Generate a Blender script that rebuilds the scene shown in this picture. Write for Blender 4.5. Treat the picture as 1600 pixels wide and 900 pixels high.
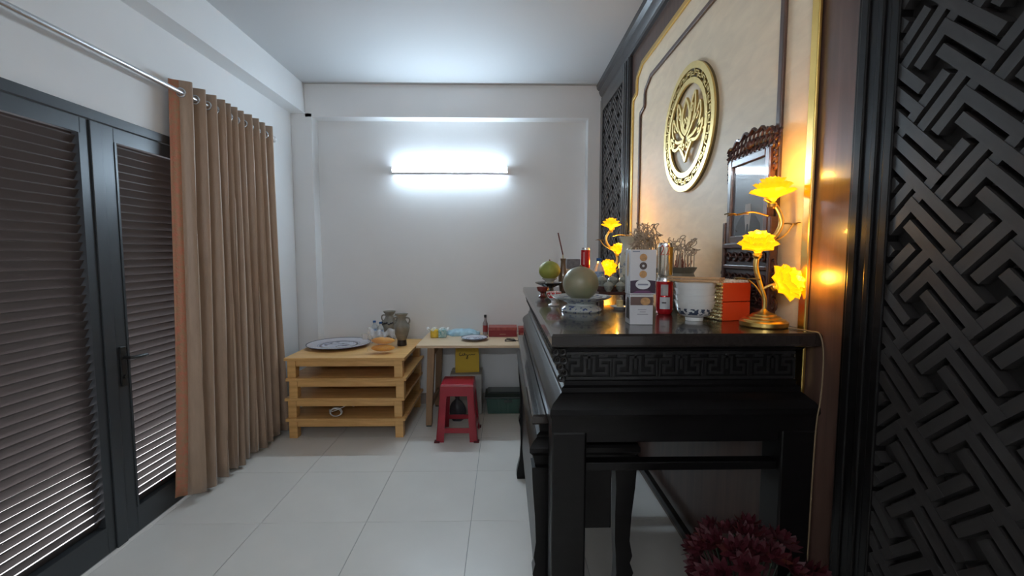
import bpy, math, random
from mathutils import Vector, Matrix, Euler
random.seed(7)
PI = math.pi
for o in list(bpy.data.objects): bpy.data.objects.remove(o)
scene = bpy.context.scene
COL = scene.collection

# ------------------------------------------------------------------ camera, world, exposure
cd = bpy.data.cameras.new('camera'); cam = bpy.data.objects.new('camera', cd); COL.objects.link(cam)
cd.sensor_width = 36.0; cd.lens = 700/1600*36.0; cd.clip_start = 0.01
cam.location = (0, 0, 1.53)
cam.rotation_euler = (PI/2-math.atan(52/700), 0, -math.atan(13/700))
scene.camera = cam
w = bpy.data.worlds.new('world'); scene.world = w; w.use_nodes = True
w.node_tree.nodes['Background'].inputs[0].default_value = (0.86, 0.92, 1.0, 1)
w.node_tree.nodes['Background'].inputs[1].default_value = 4.0
vs = scene.view_settings
vs.view_transform = 'Standard'; vs.look = 'None'; vs.exposure = 1.0; vs.gamma = 1.0; vs.use_curve_mapping = False
TUBE_STRENGTH = 80.0
REAR_FILL_STRENGTH = 70.0
LOTUS_W = 1.05

# ------------------------------------------------------------------ materials
MATS = {}
def mat(name, color=(.5,.5,.5), rough=.5, metal=0, spec=.5, coat=0, coat_rough=.05, emit=None, estr=1, trans=0, alpha=1,
        vary=0, vscale=8, bump=0, bscale=60, ior=1.45, sheen=0, dark=None, stretch=(1,1,1)):
    if name in MATS: return MATS[name]
    m = bpy.data.materials.new(name); m.use_nodes = True; nt = m.node_tree
    b = nt.nodes['Principled BSDF']; I = b.inputs
    I['Base Color'].default_value = (*color, 1); I['Roughness'].default_value = rough; I['Metallic'].default_value = metal
    I['Specular IOR Level'].default_value = spec; I['Coat Weight'].default_value = coat; I['Coat Roughness'].default_value = coat_rough
    I['Transmission Weight'].default_value = trans; I['Alpha'].default_value = alpha; I['IOR'].default_value = ior
    I['Sheen Weight'].default_value = sheen
    if emit: I['Emission Color'].default_value = (*emit, 1); I['Emission Strength'].default_value = estr
    tc = nt.nodes.new('ShaderNodeTexCoord'); mp = nt.nodes.new('ShaderNodeMapping')
    nt.links.new(tc.outputs['Object'], mp.inputs[0]); mp.inputs['Scale'].default_value = stretch
    if vary or dark:
        n = nt.nodes.new('ShaderNodeTexNoise'); n.inputs['Scale'].default_value = vscale; n.inputs['Detail'].default_value = 5
        nt.links.new(mp.outputs[0], n.inputs['Vector'])
        r = nt.nodes.new('ShaderNodeValToRGB')
        d = dark if dark else tuple(c*(1-vary) for c in color)
        r.color_ramp.elements[0].color = (*d, 1); r.color_ramp.elements[0].position = .32
        r.color_ramp.elements[1].color = (*color, 1); r.color_ramp.elements[1].position = .68
        nt.links.new(n.outputs[0], r.inputs[0]); nt.links.new(r.outputs[0], I['Base Color'])
    if bump:
        n2 = nt.nodes.new('ShaderNodeTexNoise'); n2.inputs['Scale'].default_value = bscale; n2.inputs['Detail'].default_value = 4
        nt.links.new(mp.outputs[0], n2.inputs['Vector'])
        bp = nt.nodes.new('ShaderNodeBump'); bp.inputs['Strength'].default_value = bump; bp.inputs['Distance'].default_value = .01
        nt.links.new(n2.outputs[0], bp.inputs['Height']); nt.links.new(bp.outputs[0], I['Normal'])
    MATS[name] = m
    return m

def ring_mat(name, stops, rmax, pattern=None, pscale=30, rough=.12):
    """ceramic with concentric bands (object space, about local z); pattern = (colour, r0, r1) a blotchy band of brushwork"""
    m = mat(name, (.8,.8,.8), rough, coat=.3); nt = m.node_tree; I = nt.nodes['Principled BSDF'].inputs
    tc = nt.nodes.new('ShaderNodeTexCoord')
    mp = nt.nodes.new('ShaderNodeVectorMath'); mp.operation = 'MULTIPLY'; mp.inputs[1].default_value = (1/rmax, 1/rmax, 0)
    nt.links.new(tc.outputs['Object'], mp.inputs[0])
    ln = nt.nodes.new('ShaderNodeVectorMath'); ln.operation = 'LENGTH'; nt.links.new(mp.outputs[0], ln.inputs[0])
    r = nt.nodes.new('ShaderNodeValToRGB'); r.color_ramp.interpolation = 'CONSTANT'
    while len(r.color_ramp.elements) < len(stops): r.color_ramp.elements.new(.5)
    for e, (p, c) in zip(r.color_ramp.elements, stops): e.position = p; e.color = (*c, 1)
    nt.links.new(ln.outputs['Value'], r.inputs[0]); out = r.outputs[0]
    if pattern:
        c, r0, r1 = pattern
        n = nt.nodes.new('ShaderNodeTexNoise'); n.inputs['Scale'].default_value = pscale; n.inputs['Detail'].default_value = 3
        nt.links.new(tc.outputs['Object'], n.inputs['Vector'])
        th = nt.nodes.new('ShaderNodeMath'); th.operation = 'GREATER_THAN'; th.inputs[1].default_value = .56; nt.links.new(n.outputs[0], th.inputs[0])
        a = nt.nodes.new('ShaderNodeMath'); a.operation = 'GREATER_THAN'; a.inputs[1].default_value = r0; nt.links.new(ln.outputs['Value'], a.inputs[0])
        b_ = nt.nodes.new('ShaderNodeMath'); b_.operation = 'LESS_THAN'; b_.inputs[1].default_value = r1; nt.links.new(ln.outputs['Value'], b_.inputs[0])
        m1 = nt.nodes.new('ShaderNodeMath'); m1.operation = 'MULTIPLY'; nt.links.new(th.outputs[0], m1.inputs[0]); nt.links.new(a.outputs[0], m1.inputs[1])
        m2 = nt.nodes.new('ShaderNodeMath'); m2.operation = 'MULTIPLY'; nt.links.new(m1.outputs[0], m2.inputs[0]); nt.links.new(b_.outputs[0], m2.inputs[1])
        mx = nt.nodes.new('ShaderNodeMix'); mx.data_type = 'RGBA'
        nt.links.new(m2.outputs[0], mx.inputs[0]); nt.links.new(out, mx.inputs[6]); mx.inputs[7].default_value = (*c, 1); out = mx.outputs[2]
    nt.links.new(out, I['Base Color'])
    return m

def band_mat(name, base, ink, z0, z1, scale=60, thr=.52, rough=.12):
    """ceramic with a brushwork band between two heights (object space z)"""
    m = mat(name, base, rough, coat=.3); nt = m.node_tree; I = nt.nodes['Principled BSDF'].inputs
    tc = nt.nodes.new('ShaderNodeTexCoord'); sp = nt.nodes.new('ShaderNodeSeparateXYZ'); nt.links.new(tc.outputs['Object'], sp.inputs[0])
    n = nt.nodes.new('ShaderNodeTexNoise'); n.inputs['Scale'].default_value = scale; n.inputs['Detail'].default_value = 2; nt.links.new(tc.outputs['Object'], n.inputs['Vector'])
    def mth(op, x, v=None, y=None):
        k = nt.nodes.new('ShaderNodeMath'); k.operation = op; nt.links.new(x, k.inputs[0])
        if y is not None: nt.links.new(y, k.inputs[1])
        else: k.inputs[1].default_value = v
        return k.outputs[0]
    f = mth('MULTIPLY', mth('GREATER_THAN', n.outputs[0], thr), y=mth('MULTIPLY', mth('GREATER_THAN', sp.outputs[2], z0), y=mth('LESS_THAN', sp.outputs[2], z1)))
    mx = nt.nodes.new('ShaderNodeMix'); mx.data_type = 'RGBA'; nt.links.new(f, mx.inputs[0])
    mx.inputs[6].default_value = (*base, 1); mx.inputs[7].default_value = (*ink, 1); nt.links.new(mx.outputs[2], I['Base Color'])
    return m

def wood(name, c1, c2, rough=.4, coat=0, axis=(1,14,14), scale=3, bump=.05, spec=.5):
    if name in MATS: return MATS[name]
    m = mat(name, c1, rough, coat=coat, spec=spec); nt = m.node_tree; I = nt.nodes['Principled BSDF'].inputs
    tc = nt.nodes.new('ShaderNodeTexCoord'); mp = nt.nodes.new('ShaderNodeMapping'); mp.inputs['Scale'].default_value = axis
    nt.links.new(tc.outputs['Object'], mp.inputs[0])
    n = nt.nodes.new('ShaderNodeTexNoise'); n.inputs['Scale'].default_value = scale; n.inputs['Detail'].default_value = 6; n.inputs['Distortion'].default_value = .6
    nt.links.new(mp.outputs[0], n.inputs['Vector'])
    r = nt.nodes.new('ShaderNodeValToRGB'); r.color_ramp.elements[0].position = .3; r.color_ramp.elements[1].position = .7
    r.color_ramp.elements[0].color = (*c2, 1); r.color_ramp.elements[1].color = (*c1, 1)
    nt.links.new(n.outputs[0], r.inputs[0]); nt.links.new(r.outputs[0], I['Base Color'])
    if bump:
        bp = nt.nodes.new('ShaderNodeBump'); bp.inputs['Strength'].default_value = bump; bp.inputs['Distance'].default_value = .005
        nt.links.new(n.outputs[0], bp.inputs['Height']); nt.links.new(bp.outputs[0], I['Normal'])
    return m

def film_mat(name, tint=(.9,.92,.95), a=.25):
    return mat(name, tint, .12, spec=.8, alpha=a, bump=.5, bscale=25)

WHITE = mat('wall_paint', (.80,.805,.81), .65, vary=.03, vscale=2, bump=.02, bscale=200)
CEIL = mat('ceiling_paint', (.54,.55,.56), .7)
TILE = mat('floor_tile_glaze', (.77,.735,.68), .3, vary=.06, vscale=3, spec=.4)
GROUT = mat('grout', (.25,.25,.24), .8)
BLACKWOOD = wood('ebonised_wood', (.0050,.0044,.0045), (.0032,.0028,.0028), .30, coat=.06, spec=.22, axis=(2,2,18))
ALTARTOP = wood('altar_top_wood', (.022,.016,.014), (.012,.009,.008), .2, coat=.4, axis=(14,1,14))
FRET = wood('fret_wood', (.028,.025,.024), (.016,.0145,.014), .42, axis=(3,3,18))
FRETBACK = mat('fret_backing', (.012,.010,.009), .6)
CROWN = wood('crown_wood', (.040,.040,.044), (.024,.024,.027), .3, coat=.3, axis=(14,1,14))
WALNUT = wood('walnut_veneer', (.115,.062,.046), (.065,.036,.028), .34, coat=.15, axis=(9,9,.8))
STONE = wood('beige_stone_veneer', (.86,.72,.53), (.76,.63,.46), .48, coat=0, spec=.3, axis=(3,5,14), scale=1.6, bump=0)
GOLD = mat('gold_metal', (.83,.56,.17), .28, metal=1)
GOLDPAINT = mat('gold_matte', (.74,.56,.22), .38, metal=.85, vary=.1, vscale=30)
GOLDDARK = mat('gold_recess', (.10,.07,.025), .6)
ROSE = wood('rosewood', (.085,.032,.026), (.040,.016,.014), .3, coat=.3, axis=(3,3,16))
ALU = mat('charcoal_aluminium', (.055,.060,.066), .35, metal=.3, spec=.5)
SLAT = mat('slat_aluminium', (.085,.068,.064), .42, metal=.3)
PINE = wood('pine_board', (.80,.47,.18), (.60,.32,.10), .4, coat=.1, axis=(1.2,14,14), scale=2.5)
DESKTOP = wood('pale_desk_board', (.70,.53,.35), (.60,.43,.27), .4, axis=(1.2,12,12), scale=2.5)
DESKLEG = wood('desk_leg_wood', (.36,.22,.12), (.27,.16,.085), .5, axis=(12,12,1.2))
CURT = mat('curtain_satin', (.40,.275,.19), .40, sheen=.3, vary=.12, vscale=60, stretch=(1,1,.15), bump=.08, bscale=400)
BROC = mat('brocade_border', (.50,.17,.10), .5, dark=(.36,.22,.12), vscale=45, bump=.3, bscale=90)
CHROME = mat('brushed_steel', (.72,.73,.75), .25, metal=.9)
WPLAST = mat('white_plastic', (.75,.76,.77), .35)
BPLAST = mat('black_plastic', (.012,.012,.012), .4)
REDPL = mat('red_plastic', (.33,.010,.024), .28, spec=.6)
PORC = mat('porcelain', (.72,.73,.72), .12, coat=.4)
LOTUS = mat('lotus_glow', (.9,.5,.02), .4, emit=(1.0,.49,.004), estr=.42)
LOTUSCORE = mat('lotus_core', (.9,.5,.02), .4, emit=(1.0,.55,.01), estr=.9)

# ------------------------------------------------------------------ mesh helpers
class MB:
    def __init__(s): s.v = []; s.f = []
    def add(s, v, f):
        n = len(s.v); s.v += [tuple(p) for p in v]; s.f += [tuple(i+n for i in q) for q in f]; return s
    def box(s, x0, x1, y0, y1, z0, z1):
        return s.add([(x0,y0,z0),(x1,y0,z0),(x1,y1,z0),(x0,y1,z0),(x0,y0,z1),(x1,y0,z1),(x1,y1,z1),(x0,y1,z1)],
                     [(3,2,1,0),(4,5,6,7),(0,1,5,4),(1,2,6,5),(2,3,7,6),(3,0,4,7)])
    def cbox(s, c, sz, rot=None):
        m = rot if rot else Matrix.Identity(3)
        vs_ = []
        for dz in (-.5,.5):
            for dx, dy in ((-.5,-.5),(.5,-.5),(.5,.5),(-.5,.5)):
                vs_.append(Vector(c)+m@Vector((dx*sz[0],dy*sz[1],dz*sz[2])))
        return s.add(vs_, [(3,2,1,0),(4,5,6,7),(0,1,5,4),(1,2,6,5),(2,3,7,6),(3,0,4,7)])
    def lathe(s, prof, seg=24, c=(0,0,0), caps=True, rot=None, sx=1, sy=1):
        vs_, fs = [], []
        for r, z in prof:
            for k in range(seg):
                a = 2*PI*k/seg; p = Vector((r*math.cos(a)*sx, r*math.sin(a)*sy, z))
                if rot: p = rot@p
                vs_.append(p+Vector(c))
        for i in range(len(prof)-1):
            for k in range(seg):
                k2 = (k+1)%seg; fs.append((i*seg+k, i*seg+k2, (i+1)*seg+k2, (i+1)*seg+k))
        if caps:
            fs.append(tuple(reversed(range(seg)))); n = (len(prof)-1)*seg; fs.append(tuple(range(n, n+seg)))
        return s.add(vs_, fs)
    def sphere(s, c, r, seg=16, rings=10, sc=(1,1,1), rot=None):
        prof = [(max(1e-4, r*math.sin(PI*i/rings)), -r*math.cos(PI*i/rings)) for i in range(rings+1)]
        n0 = len(s.v); s.lathe(prof, seg, (0,0,0))
        for i in range(n0, len(s.v)):
            p = Vector((s.v[i][0]*sc[0], s.v[i][1]*sc[1], s.v[i][2]*sc[2]))
            if rot: p = rot@p
            s.v[i] = tuple(p+Vector(c))
        return s
    def tube(s, pts, r, seg=8, closed=False):
        pts = [Vector(p) for p in pts]; n = len(pts); rr = r if isinstance(r, (list,tuple)) else [r]*n
        vs_, fs = [], []; up = None
        for i, p in enumerate(pts):
            a = pts[i-1] if (i or closed) else p; b = pts[(i+1)%n] if (i < n-1 or closed) else p
            t = (b-a).normalized() if (b-a).length > 1e-9 else Vector((0,0,1))
            if up is None: up = t.orthogonal().normalized()
            up = (up-t*up.dot(t)); up = up.normalized() if up.length > 1e-6 else t.orthogonal().normalized()
            q = t.cross(up)
            for k in range(seg):
                an = 2*PI*k/seg; vs_.append(p+(up*math.cos(an)+q*math.sin(an))*rr[i])
        m = n if closed else n-1
        for i in range(m):
            j = (i+1)%n
            for k in range(seg):
                k2 = (k+1)%seg; fs.append((i*seg+k, i*seg+k2, j*seg+k2, j*seg+k))
        if not closed:
            fs.append(tuple(reversed(range(seg)))); fs.append(tuple(range((n-1)*seg, n*seg)))
        return s.add(vs_, fs)
    def prism(s, poly, fn, d0, d1):
        n = len(poly); vs_ = [fn(a, b, d0) for a, b in poly]+[fn(a, b, d1) for a, b in poly]
        fs = [tuple(reversed(range(n))), tuple(range(n, 2*n))]+[(i, (i+1)%n, n+(i+1)%n, n+i) for i in range(n)]
        return s.add(vs_, fs)
    def strip(s, pl, wd, fn, d0, d1, closed=False):
        """flat ribbon of given width along a 2d polyline, extruded d0..d1"""
        P = [Vector((a, b)) for a, b in pl]; n = len(P); L, R = [], []
        for i in range(n):
            a = P[i-1] if (i or closed) else None; b = P[(i+1)%n] if (i < n-1 or closed) else None
            t1 = (P[i]-a).normalized() if a is not None else None; t2 = (b-P[i]).normalized() if b is not None else None
            if t1 is None: t1 = t2
            if t2 is None: t2 = t1
            nn = Vector((-t1.y-t2.y, t1.x+t2.x)); 
            nn = nn.normalized() if nn.length > 1e-6 else Vector((-t1.y, t1.x))
            c = max(.45, nn.dot(Vector((-t1.y, t1.x)))); wv = wd[i] if isinstance(wd, (list,tuple)) else wd
            L.append(P[i]+nn*(wv/2/c)); R.append(P[i]-nn*(wv/2/c))
        vs_ = []
        for i in range(n):
            for q, d in ((L[i],d0),(R[i],d0),(R[i],d1),(L[i],d1)): vs_.append(fn(q.x, q.y, d))
        fs = []; m = n if closed else n-1
        for i in range(m):
            j = (i+1)%n
            for k in range(4): fs.append((i*4+k, i*4+(k+1)%4, j*4+(k+1)%4, j*4+k))
        if not closed: fs.append((3,2,1,0)); fs.append(tuple((n-1)*4+k for k in range(4)))
        return s.add(vs_, fs)
    def rect_sweep(s, x0, x1, y0, y1, prof):
        """profile (inset, z) swept round a rectangle, capped"""
        vs_, fs = [], []
        for d, z in prof: vs_ += [(x0+d,y0+d,z),(x1-d,y0+d,z),(x1-d,y1-d,z),(x0+d,y1-d,z)]
        for i in range(len(prof)-1):
            for k in range(4): fs.append((i*4+k, i*4+(k+1)%4, (i+1)*4+(k+1)%4, (i+1)*4+k))
        n = (len(prof)-1)*4; fs.append((3,2,1,0)); fs.append((n,n+1,n+2,n+3))
        return s.add(vs_, fs)
    def grid(s, rows):
        nr, nc = len(rows), len(rows[0]); vs_ = [p for r in rows for p in r]
        return s.add(vs_, [(i*nc+j, i*nc+j+1, (i+1)*nc+j+1, (i+1)*nc+j) for i in range(nr-1) for j in range(nc-1)])
    def mesh(s, name, smooth=None, off=(0,0,0)):
        me = bpy.data.meshes.new(name)
        me.from_pydata([(v[0]-off[0], v[1]-off[1], v[2]-off[2]) for v in s.v], [], s.f); me.update()
        import bmesh
        bm = bmesh.new(); bm.from_mesh(me); bmesh.ops.recalc_face_normals(bm, faces=bm.faces); bm.to_mesh(me); bm.free()
        if smooth:
            me.polygons.foreach_set('use_smooth', [True]*len(me.polygons)); me.set_sharp_from_angle(angle=math.radians(smooth))
        return me
    def build(s, name, m, parent=None, smooth=None, world=False, bevel=0, loc=None, solid=0):
        off = (0,0,0)
        if world and parent is not None:
            off = worldloc(parent)
        me = s.mesh(name, smooth, off); me.materials.append(m)
        o = bpy.data.objects.new(name, me); COL.objects.link(o)
        if parent is not None: o.parent = parent
        if loc is not None: o.location = loc
        if solid:
            k = o.modifiers.new('s', 'SOLIDIFY'); k.thickness = solid
        if bevel:
            k = o.modifiers.new('b', 'BEVEL'); k.width = bevel; k.segments = 2; k.limit_method = 'ANGLE'; k.angle_limit = math.radians(40)
        return o
def worldloc(o):
    v = Vector(o.location)
    while o.parent is not None: o = o.parent; v += Vector(o.location)
    return v
def tag(o, label, cat, group=None):
    o['label'] = label; o['category'] = cat
    if group: o['group'] = group
    return o
def thing(name, loc, label, cat, group=None, rz=0):
    o = bpy.data.objects.new(name, None); COL.objects.link(o); o.empty_display_size = .05
    o.location = loc; o.rotation_euler = (0,0,rz)
    return tag(o, label, cat, group)
def sub(name, parent, loc=(0,0,0), rot=(0,0,0)):
    o = bpy.data.objects.new(name, None); COL.objects.link(o); o.parent = parent; o.location = loc; o.rotation_euler = rot; o.empty_display_size = .02; return o
def struct(o, label=None):
    o['kind'] = 'structure'
    if label: o['label'] = label
    return o
def link_mesh(name, me, parent, loc=(0,0,0), rot=(0,0,0), scale=(1,1,1)):
    o = bpy.data.objects.new(name, me); COL.objects.link(o); o.parent = parent; o.location = loc; o.rotation_euler = rot; o.scale = scale; return o
def copy_tree(o, parent=None):
    c = o.copy(); COL.objects.link(c); c.parent = parent
    for ch in list(o.children): copy_tree(ch, c)
    return c
def smooth_pts(P, n=6, closed=False):
    """Catmull-Rom through points"""
    P = [Vector(p) for p in P]; out = []; m = len(P)
    for i in range(m if closed else m-1):
        if closed: p0, p1, p2, p3 = P[i-1], P[i], P[(i+1)%m], P[(i+2)%m]
        else: p0, p1, p2, p3 = P[max(i-1,0)], P[i], P[i+1], P[min(i+2,m-1)]
        for k in range(n):
            t = k/n
            out.append(.5*((2*p1)+(p2-p0)*t+(2*p0-5*p1+4*p2-p3)*t*t+(3*p1-p0-3*p2+p3)*t**3))
    if not closed: out.append(P[-1])
    return out
def s2(P, n=6, closed=False): return [(v.x, v.y) for v in smooth_pts([(a,b,0) for a,b in P], n, closed)]

# ------------------------------------------------------------------ the room
XL, XR, YB, YF, ZC = -2.02, .99, 4.54, -1.8, 3.14
fl = struct(MB().box(XL-.1, XR+.1, YF-.1, YB+.1, -.08, -.004).build('floor', GROUT))
T = .6; tx0, ty0 = -.19, 2.48
tiles = {}
for i in range(-5, 4):
    for j in range(-9, 5):
        a0, a1 = max(tx0+i*T+.0013, XL), min(tx0+(i+1)*T-.0013, XR); b0, b1 = max(ty0+j*T+.0013, YF), min(ty0+(j+1)*T-.0013, YB)
        if a1-a0 < .02 or b1-b0 < .02: continue
        key = (round(a1-a0,3), round(b1-b0,3))
        if key not in tiles:
            me = MB().box(0, key[0], 0, key[1], -.006, 0).mesh('floor_tile'); me.materials.append(TILE); tiles[key] = me
        link_mesh('floor_tile', tiles[key], fl, (a0, b0, 0))
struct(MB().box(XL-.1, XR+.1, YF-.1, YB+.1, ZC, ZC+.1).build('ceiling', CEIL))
DY0, DY1, DZ = 1.46, 3.14, 2.235          # door opening in the left wall
b = MB(); b.box(XL-.12, XL, YF, DY0, 0, ZC); b.box(XL-.12, XL, DY1, YB, 0, ZC); b.box(XL-.12, XL, DY0, DY1, DZ, ZC)
struct(b.build('wall_left', WHITE))
struct(MB().box(XL-.12, XR+.12, YB, YB+.12, 0, ZC).build('wall_back', WHITE))
struct(MB().box(XR, XR+.12, YF, YB, 0, ZC).build('wall_right', WHITE))
struct(MB().box(XL-.12, XR+.12, YF-.12, YF, 0, ZC).build('wall_front', WHITE))
b = MB().box(XL, -1.885, YF, YB, 2.868, ZC); struct(b.build('trim_1', WHITE), 'white ceiling beam along the door wall')
b = MB().box(-1.885, XR, 4.40, YB, 2.838, ZC); struct(b.build('trim_2', WHITE), 'white ceiling beam above the tube light')
b = MB().box(XL, -1.825, 4.40, YB, 0, 2.868); struct(b.build('trim_3', WHITE), 'white corner column by the curtain')
b = MB().box(.815, XR, 4.40, YB, 0, 2.838); struct(b.build('trim_4', WHITE), 'white corner column beside the carved panel')
b = MB().box(-1.825, .815, YB-.012, YB, 0, .11); struct(b.build('baseboard_back', mat('skirting_tile', (.36,.31,.28), .35)))
# outside the louvred doors
struct(MB().box(-6, XL-.12, -3, 7, -.12, -.06).build('trim_5', mat('balcony_paving', (.62,.55,.52), .8, vary=.15)), 'pale balcony paving outside the doors')

# louvred doors
b = MB(); b.box(XL-.07, XL+.022, DY0, DY0+.05, 0, DZ); b.box(XL-.07, XL+.022, DY1-.05, DY1, 0, DZ); b.box(XL-.07, XL+.022, DY0, DY1, DZ-.05, DZ)
struct(b.build('trim_6', ALU, bevel=.002), 'charcoal metal door frame')
slat_cache = {}
def leaf(name, y0, y1, label, st0=.075, st1=.075):
    e = bpy.data.objects.new(name, None); COL.objects.link(e); e.location = (XL, (y0+y1)/2, 0); struct(e, label)
    z0, z1 = .012, DZ-.053; X0, X1 = XL-.045, XL+.012
    for q0, q1 in ((y0, y0+st0), (y1-st1, y1)): MB().box(X0, X1, q0, q1, z0, z1).build('stile', ALU, e, world=True, bevel=.002)
    MB().box(X0, X1, y0+st0, y1-st1, z0, .155).build('bottom_rail', ALU, e, world=True, bevel=.002)
    MB().box(X0, X1, y0+st0, y1-st1, z1-.075, z1).build('top_rail', ALU, e, world=True, bevel=.002)
    for q in (y0+st0, y1-st1-.012):
        MB().box(X0+.004, X1+.004, q, q+.012, .155, z1-.075).build('louvre_bead', ALU, e, world=True)
    p = .042; n = int((z1-.075-.155)/p); ln = round(y1-st1-y0-st0-.024, 4)
    if ln not in slat_cache:
        c, th = .062, math.radians(60)
        m = MB(); rot = Matrix.Rotation(-th, 3, 'Y')
        m.cbox((0,0,0), (c,ln,.0035), rot); 
        tip = rot@Vector((c/2,0,0)); m.cbox(tip+Vector((-.001,0,-.002)), (.003,ln,.004))
        me = m.mesh('louvre_slat'); me.materials.append(SLAT); slat_cache[ln] = me
    for k in range(n+1):
        link_mesh('louvre_slat', slat_cache[ln], e, (-.0165, (st0-st1)/2, .176+k*p))
    return e
leaf('door_1', DY0+.052, 2.285, 'charcoal louvred door leaf nearer the picture edge', .075, .075)
d2 = leaf('door_2', 2.289, DY1-.052, 'charcoal louvred door leaf with handle, half behind curtain', .105, .075)
MB().box(XL+.0125, XL+.021, 2.255, 2.318, .012, DZ-.055).build('astragal', ALU, d2, world=True, bevel=.002)
hb = MB().box(XL+.0125, XL+.022, 2.342, 2.378, .84, 1.05).build('handle_plate', BPLAST, d2, world=True, bevel=.003)
h = MB(); h.tube([(XL+.02,2.36,.99),(XL+.062,2.36,.99),(XL+.066,2.37,.99),(XL+.066,2.46,.985)], .009, 8); h.lathe([(.012,0),(.012,.012)], 12, (XL+.02,2.36,.89), rot=Matrix.Rotation(PI/2,3,'Y'))
h.build('lever', BPLAST, d2, smooth=40, world=True)

# ------------------------------------------------------------------ tube light
# added fill light, shaped as a tube on the wall behind the camera
t2 = thing('tube_light', (-.5,YF,2.45), 'added fill light on the wall behind the camera', 'light')
MB().box(-1.08, .08, YF+.0005, YF+.03, 2.42, 2.475).build('housing', WPLAST, t2, world=True, bevel=.004)
MB().box(-1.06, .06, YF+.031, YF+.065, 2.428, 2.468).build('diffuser', mat('fill_glow_rear', (1,1,1), .5, emit=(.90,.95,1.0), estr=REAR_FILL_STRENGTH), t2, world=True, bevel=.008)
tl = thing('tube_light', (-.528,YB,2.363), 'glowing white tube light on the back wall', 'light')
MB().box(-1.10, .045, YB-.055, YB-.0005, 2.337, 2.389).build('housing', WPLAST, tl, world=True, bevel=.004)
TG = mat('tube_glow', (1,1,1), .5, emit=(.66,.84,1.0), estr=TUBE_STRENGTH)
prof = [(-.025,0),(-.025,.003),(-.018,.009),(0,.012),(.018,.009),(.025,.003),(.025,0)]
g = MB(); g.prism([(a,bq) for a,bq in prof], lambda a, bq, d: (d, YB-.056-bq, 2.363+a), -1.088, .034)
g.build('diffuser', TG, tl, smooth=50, world=True)
for x0 in (-1.10, .035): MB().box(x0, x0+.011, YB-.070, YB-.0555, 2.336, 2.39).build('end_cap', WPLAST, tl, world=True, bevel=.003)

# ------------------------------------------------------------------ curtain and rod
rodx, rodz = -1.93, 2.498
rd = thing('curtain_rod', (rodx,2.3,rodz), 'pale metal curtain rod above the louvred doors', 'rod')
MB().tube([(rodx,.6,rodz),(rodx,3.86,rodz)], .0145, 14).build('pole', CHROME, rd, smooth=40, world=True)
m = MB(); m.lathe([(.016,0),(.024,.008),(.026,.03),(.018,.045),(.006,.05)], 14, (rodx,3.86,rodz), rot=Matrix.Rotation(-PI/2,3,'X')); m.build('finial', WPLAST, rd, smooth=40, world=True)
for y in (3.835, .75):
    m = MB(); m.box(XL+.0005, rodx-.012, y-.008, y+.008, rodz-.012, rodz+.012); m.box(XL+.0005, XL+.008, y-.018, y+.018, rodz-.04, rodz+.04); m.lathe([(.021,-.01),(.021,.01)], 14, (rodx,y,rodz), rot=Matrix.Rotation(PI/2,3,'X'))
    m.build('bracket', WPLAST, rd, smooth=40, world=True)

cu = thing('curtain', (-1.92,3.2,.02), 'tan satin eyelet curtain with red brocade edge, gathered open', 'curtain')
random.seed(4)
folds = []; yy = 2.765; sg = -1
steps = [.062,.058,.052,.05,.046,.040,.036,.034,.036,.034,.036,.040,.036,.038,.040,.044,.046,.048,.050,.046,.048,.046,.044]
for q, st_ in enumerate(steps):
    folds.append((yy, sg*(.044+.016*random.random()))); yy += st_; sg = -sg
fs_ = (3.815-2.765)/(folds[-1][0]-2.765); folds = [(2.765+(y-2.765)*fs_, a) for y, a in folds]
def curtain_pt(t, z):
    """t in fold index, smooth across folds"""
    i = min(int(t), len(folds)-2); f = t-i; f2 = (1-math.cos(PI*f))/2
    y = folds[i][0]*(1-f)+folds[i+1][0]*f
    a = folds[i][1]*(1-f2)+folds[i+1][1]*f2
    s = (2.57-z)/2.54
    y0 = 2.765-.12*s**1.3; k = (3.815-y0+.03*s)/(3.815-2.765)
    y = y0+(y-2.765)*k+.014*s*math.sin(i*2.3+z*1.3)
    amp = 1.0+.45*s*(.6+.4*math.sin(i*1.7))
    x = -1.93+a*amp+.008*math.sin(z*2.1+i)*s
    return (max(x, XL+.03), y, z)
NZ, sub_n = 22, 8
def curtain_rows(t0, t1):
    rows = []; nt_ = max(2, int((t1-t0)*sub_n))
    for j in range(NZ+1):
        z = 2.57-(2.57-.03)*j/NZ; row = []
        for k in range(nt_+1):
            t = t0+(t1-t0)*k/nt_; zz = z
            if j == NZ: zz = .03+.03*math.exp(-t*.6)+.008*math.sin(t*2)
            row.append(curtain_pt(t, zz))
        rows.append(row)
    return rows
MB().grid(curtain_rows(.45, len(folds)-1.001)).build('fabric', CURT, cu, smooth=80, world=True, solid=.003)
o = MB().grid(curtain_rows(0, .45)).build('brocade_border', BROC, cu, smooth=80, world=True, solid=.003); o['label'] = 'red and gold brocade edge band'
for i in range(0, len(folds)-1):
    p = curtain_pt(i+.5, rodz); q = curtain_pt(i+.55, rodz); ang = math.atan2(q[0]-p[0], q[1]-p[1])
    m = MB(); R = Matrix.Rotation(-ang, 3, 'Z')
    ring = [Vector(p)+R@Vector((.024*math.cos(a), 0, .024*math.sin(a))) for a in [2*PI*k/16 for k in range(16)]]
    # ring lies in the cloth plane: tangent dir and z
    tdir = Vector((q[0]-p[0], q[1]-p[1], 0)).normalized()
    ring = [Vector(p)+tdir*(.022*math.cos(2*PI*k/16))+Vector((0,0,.026*math.sin(2*PI*k/16))) for k in range(16)]
    m.tube(ring, .006, 6, closed=True); m.build('eyelet', CHROME, cu, smooth=60, world=True)

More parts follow.
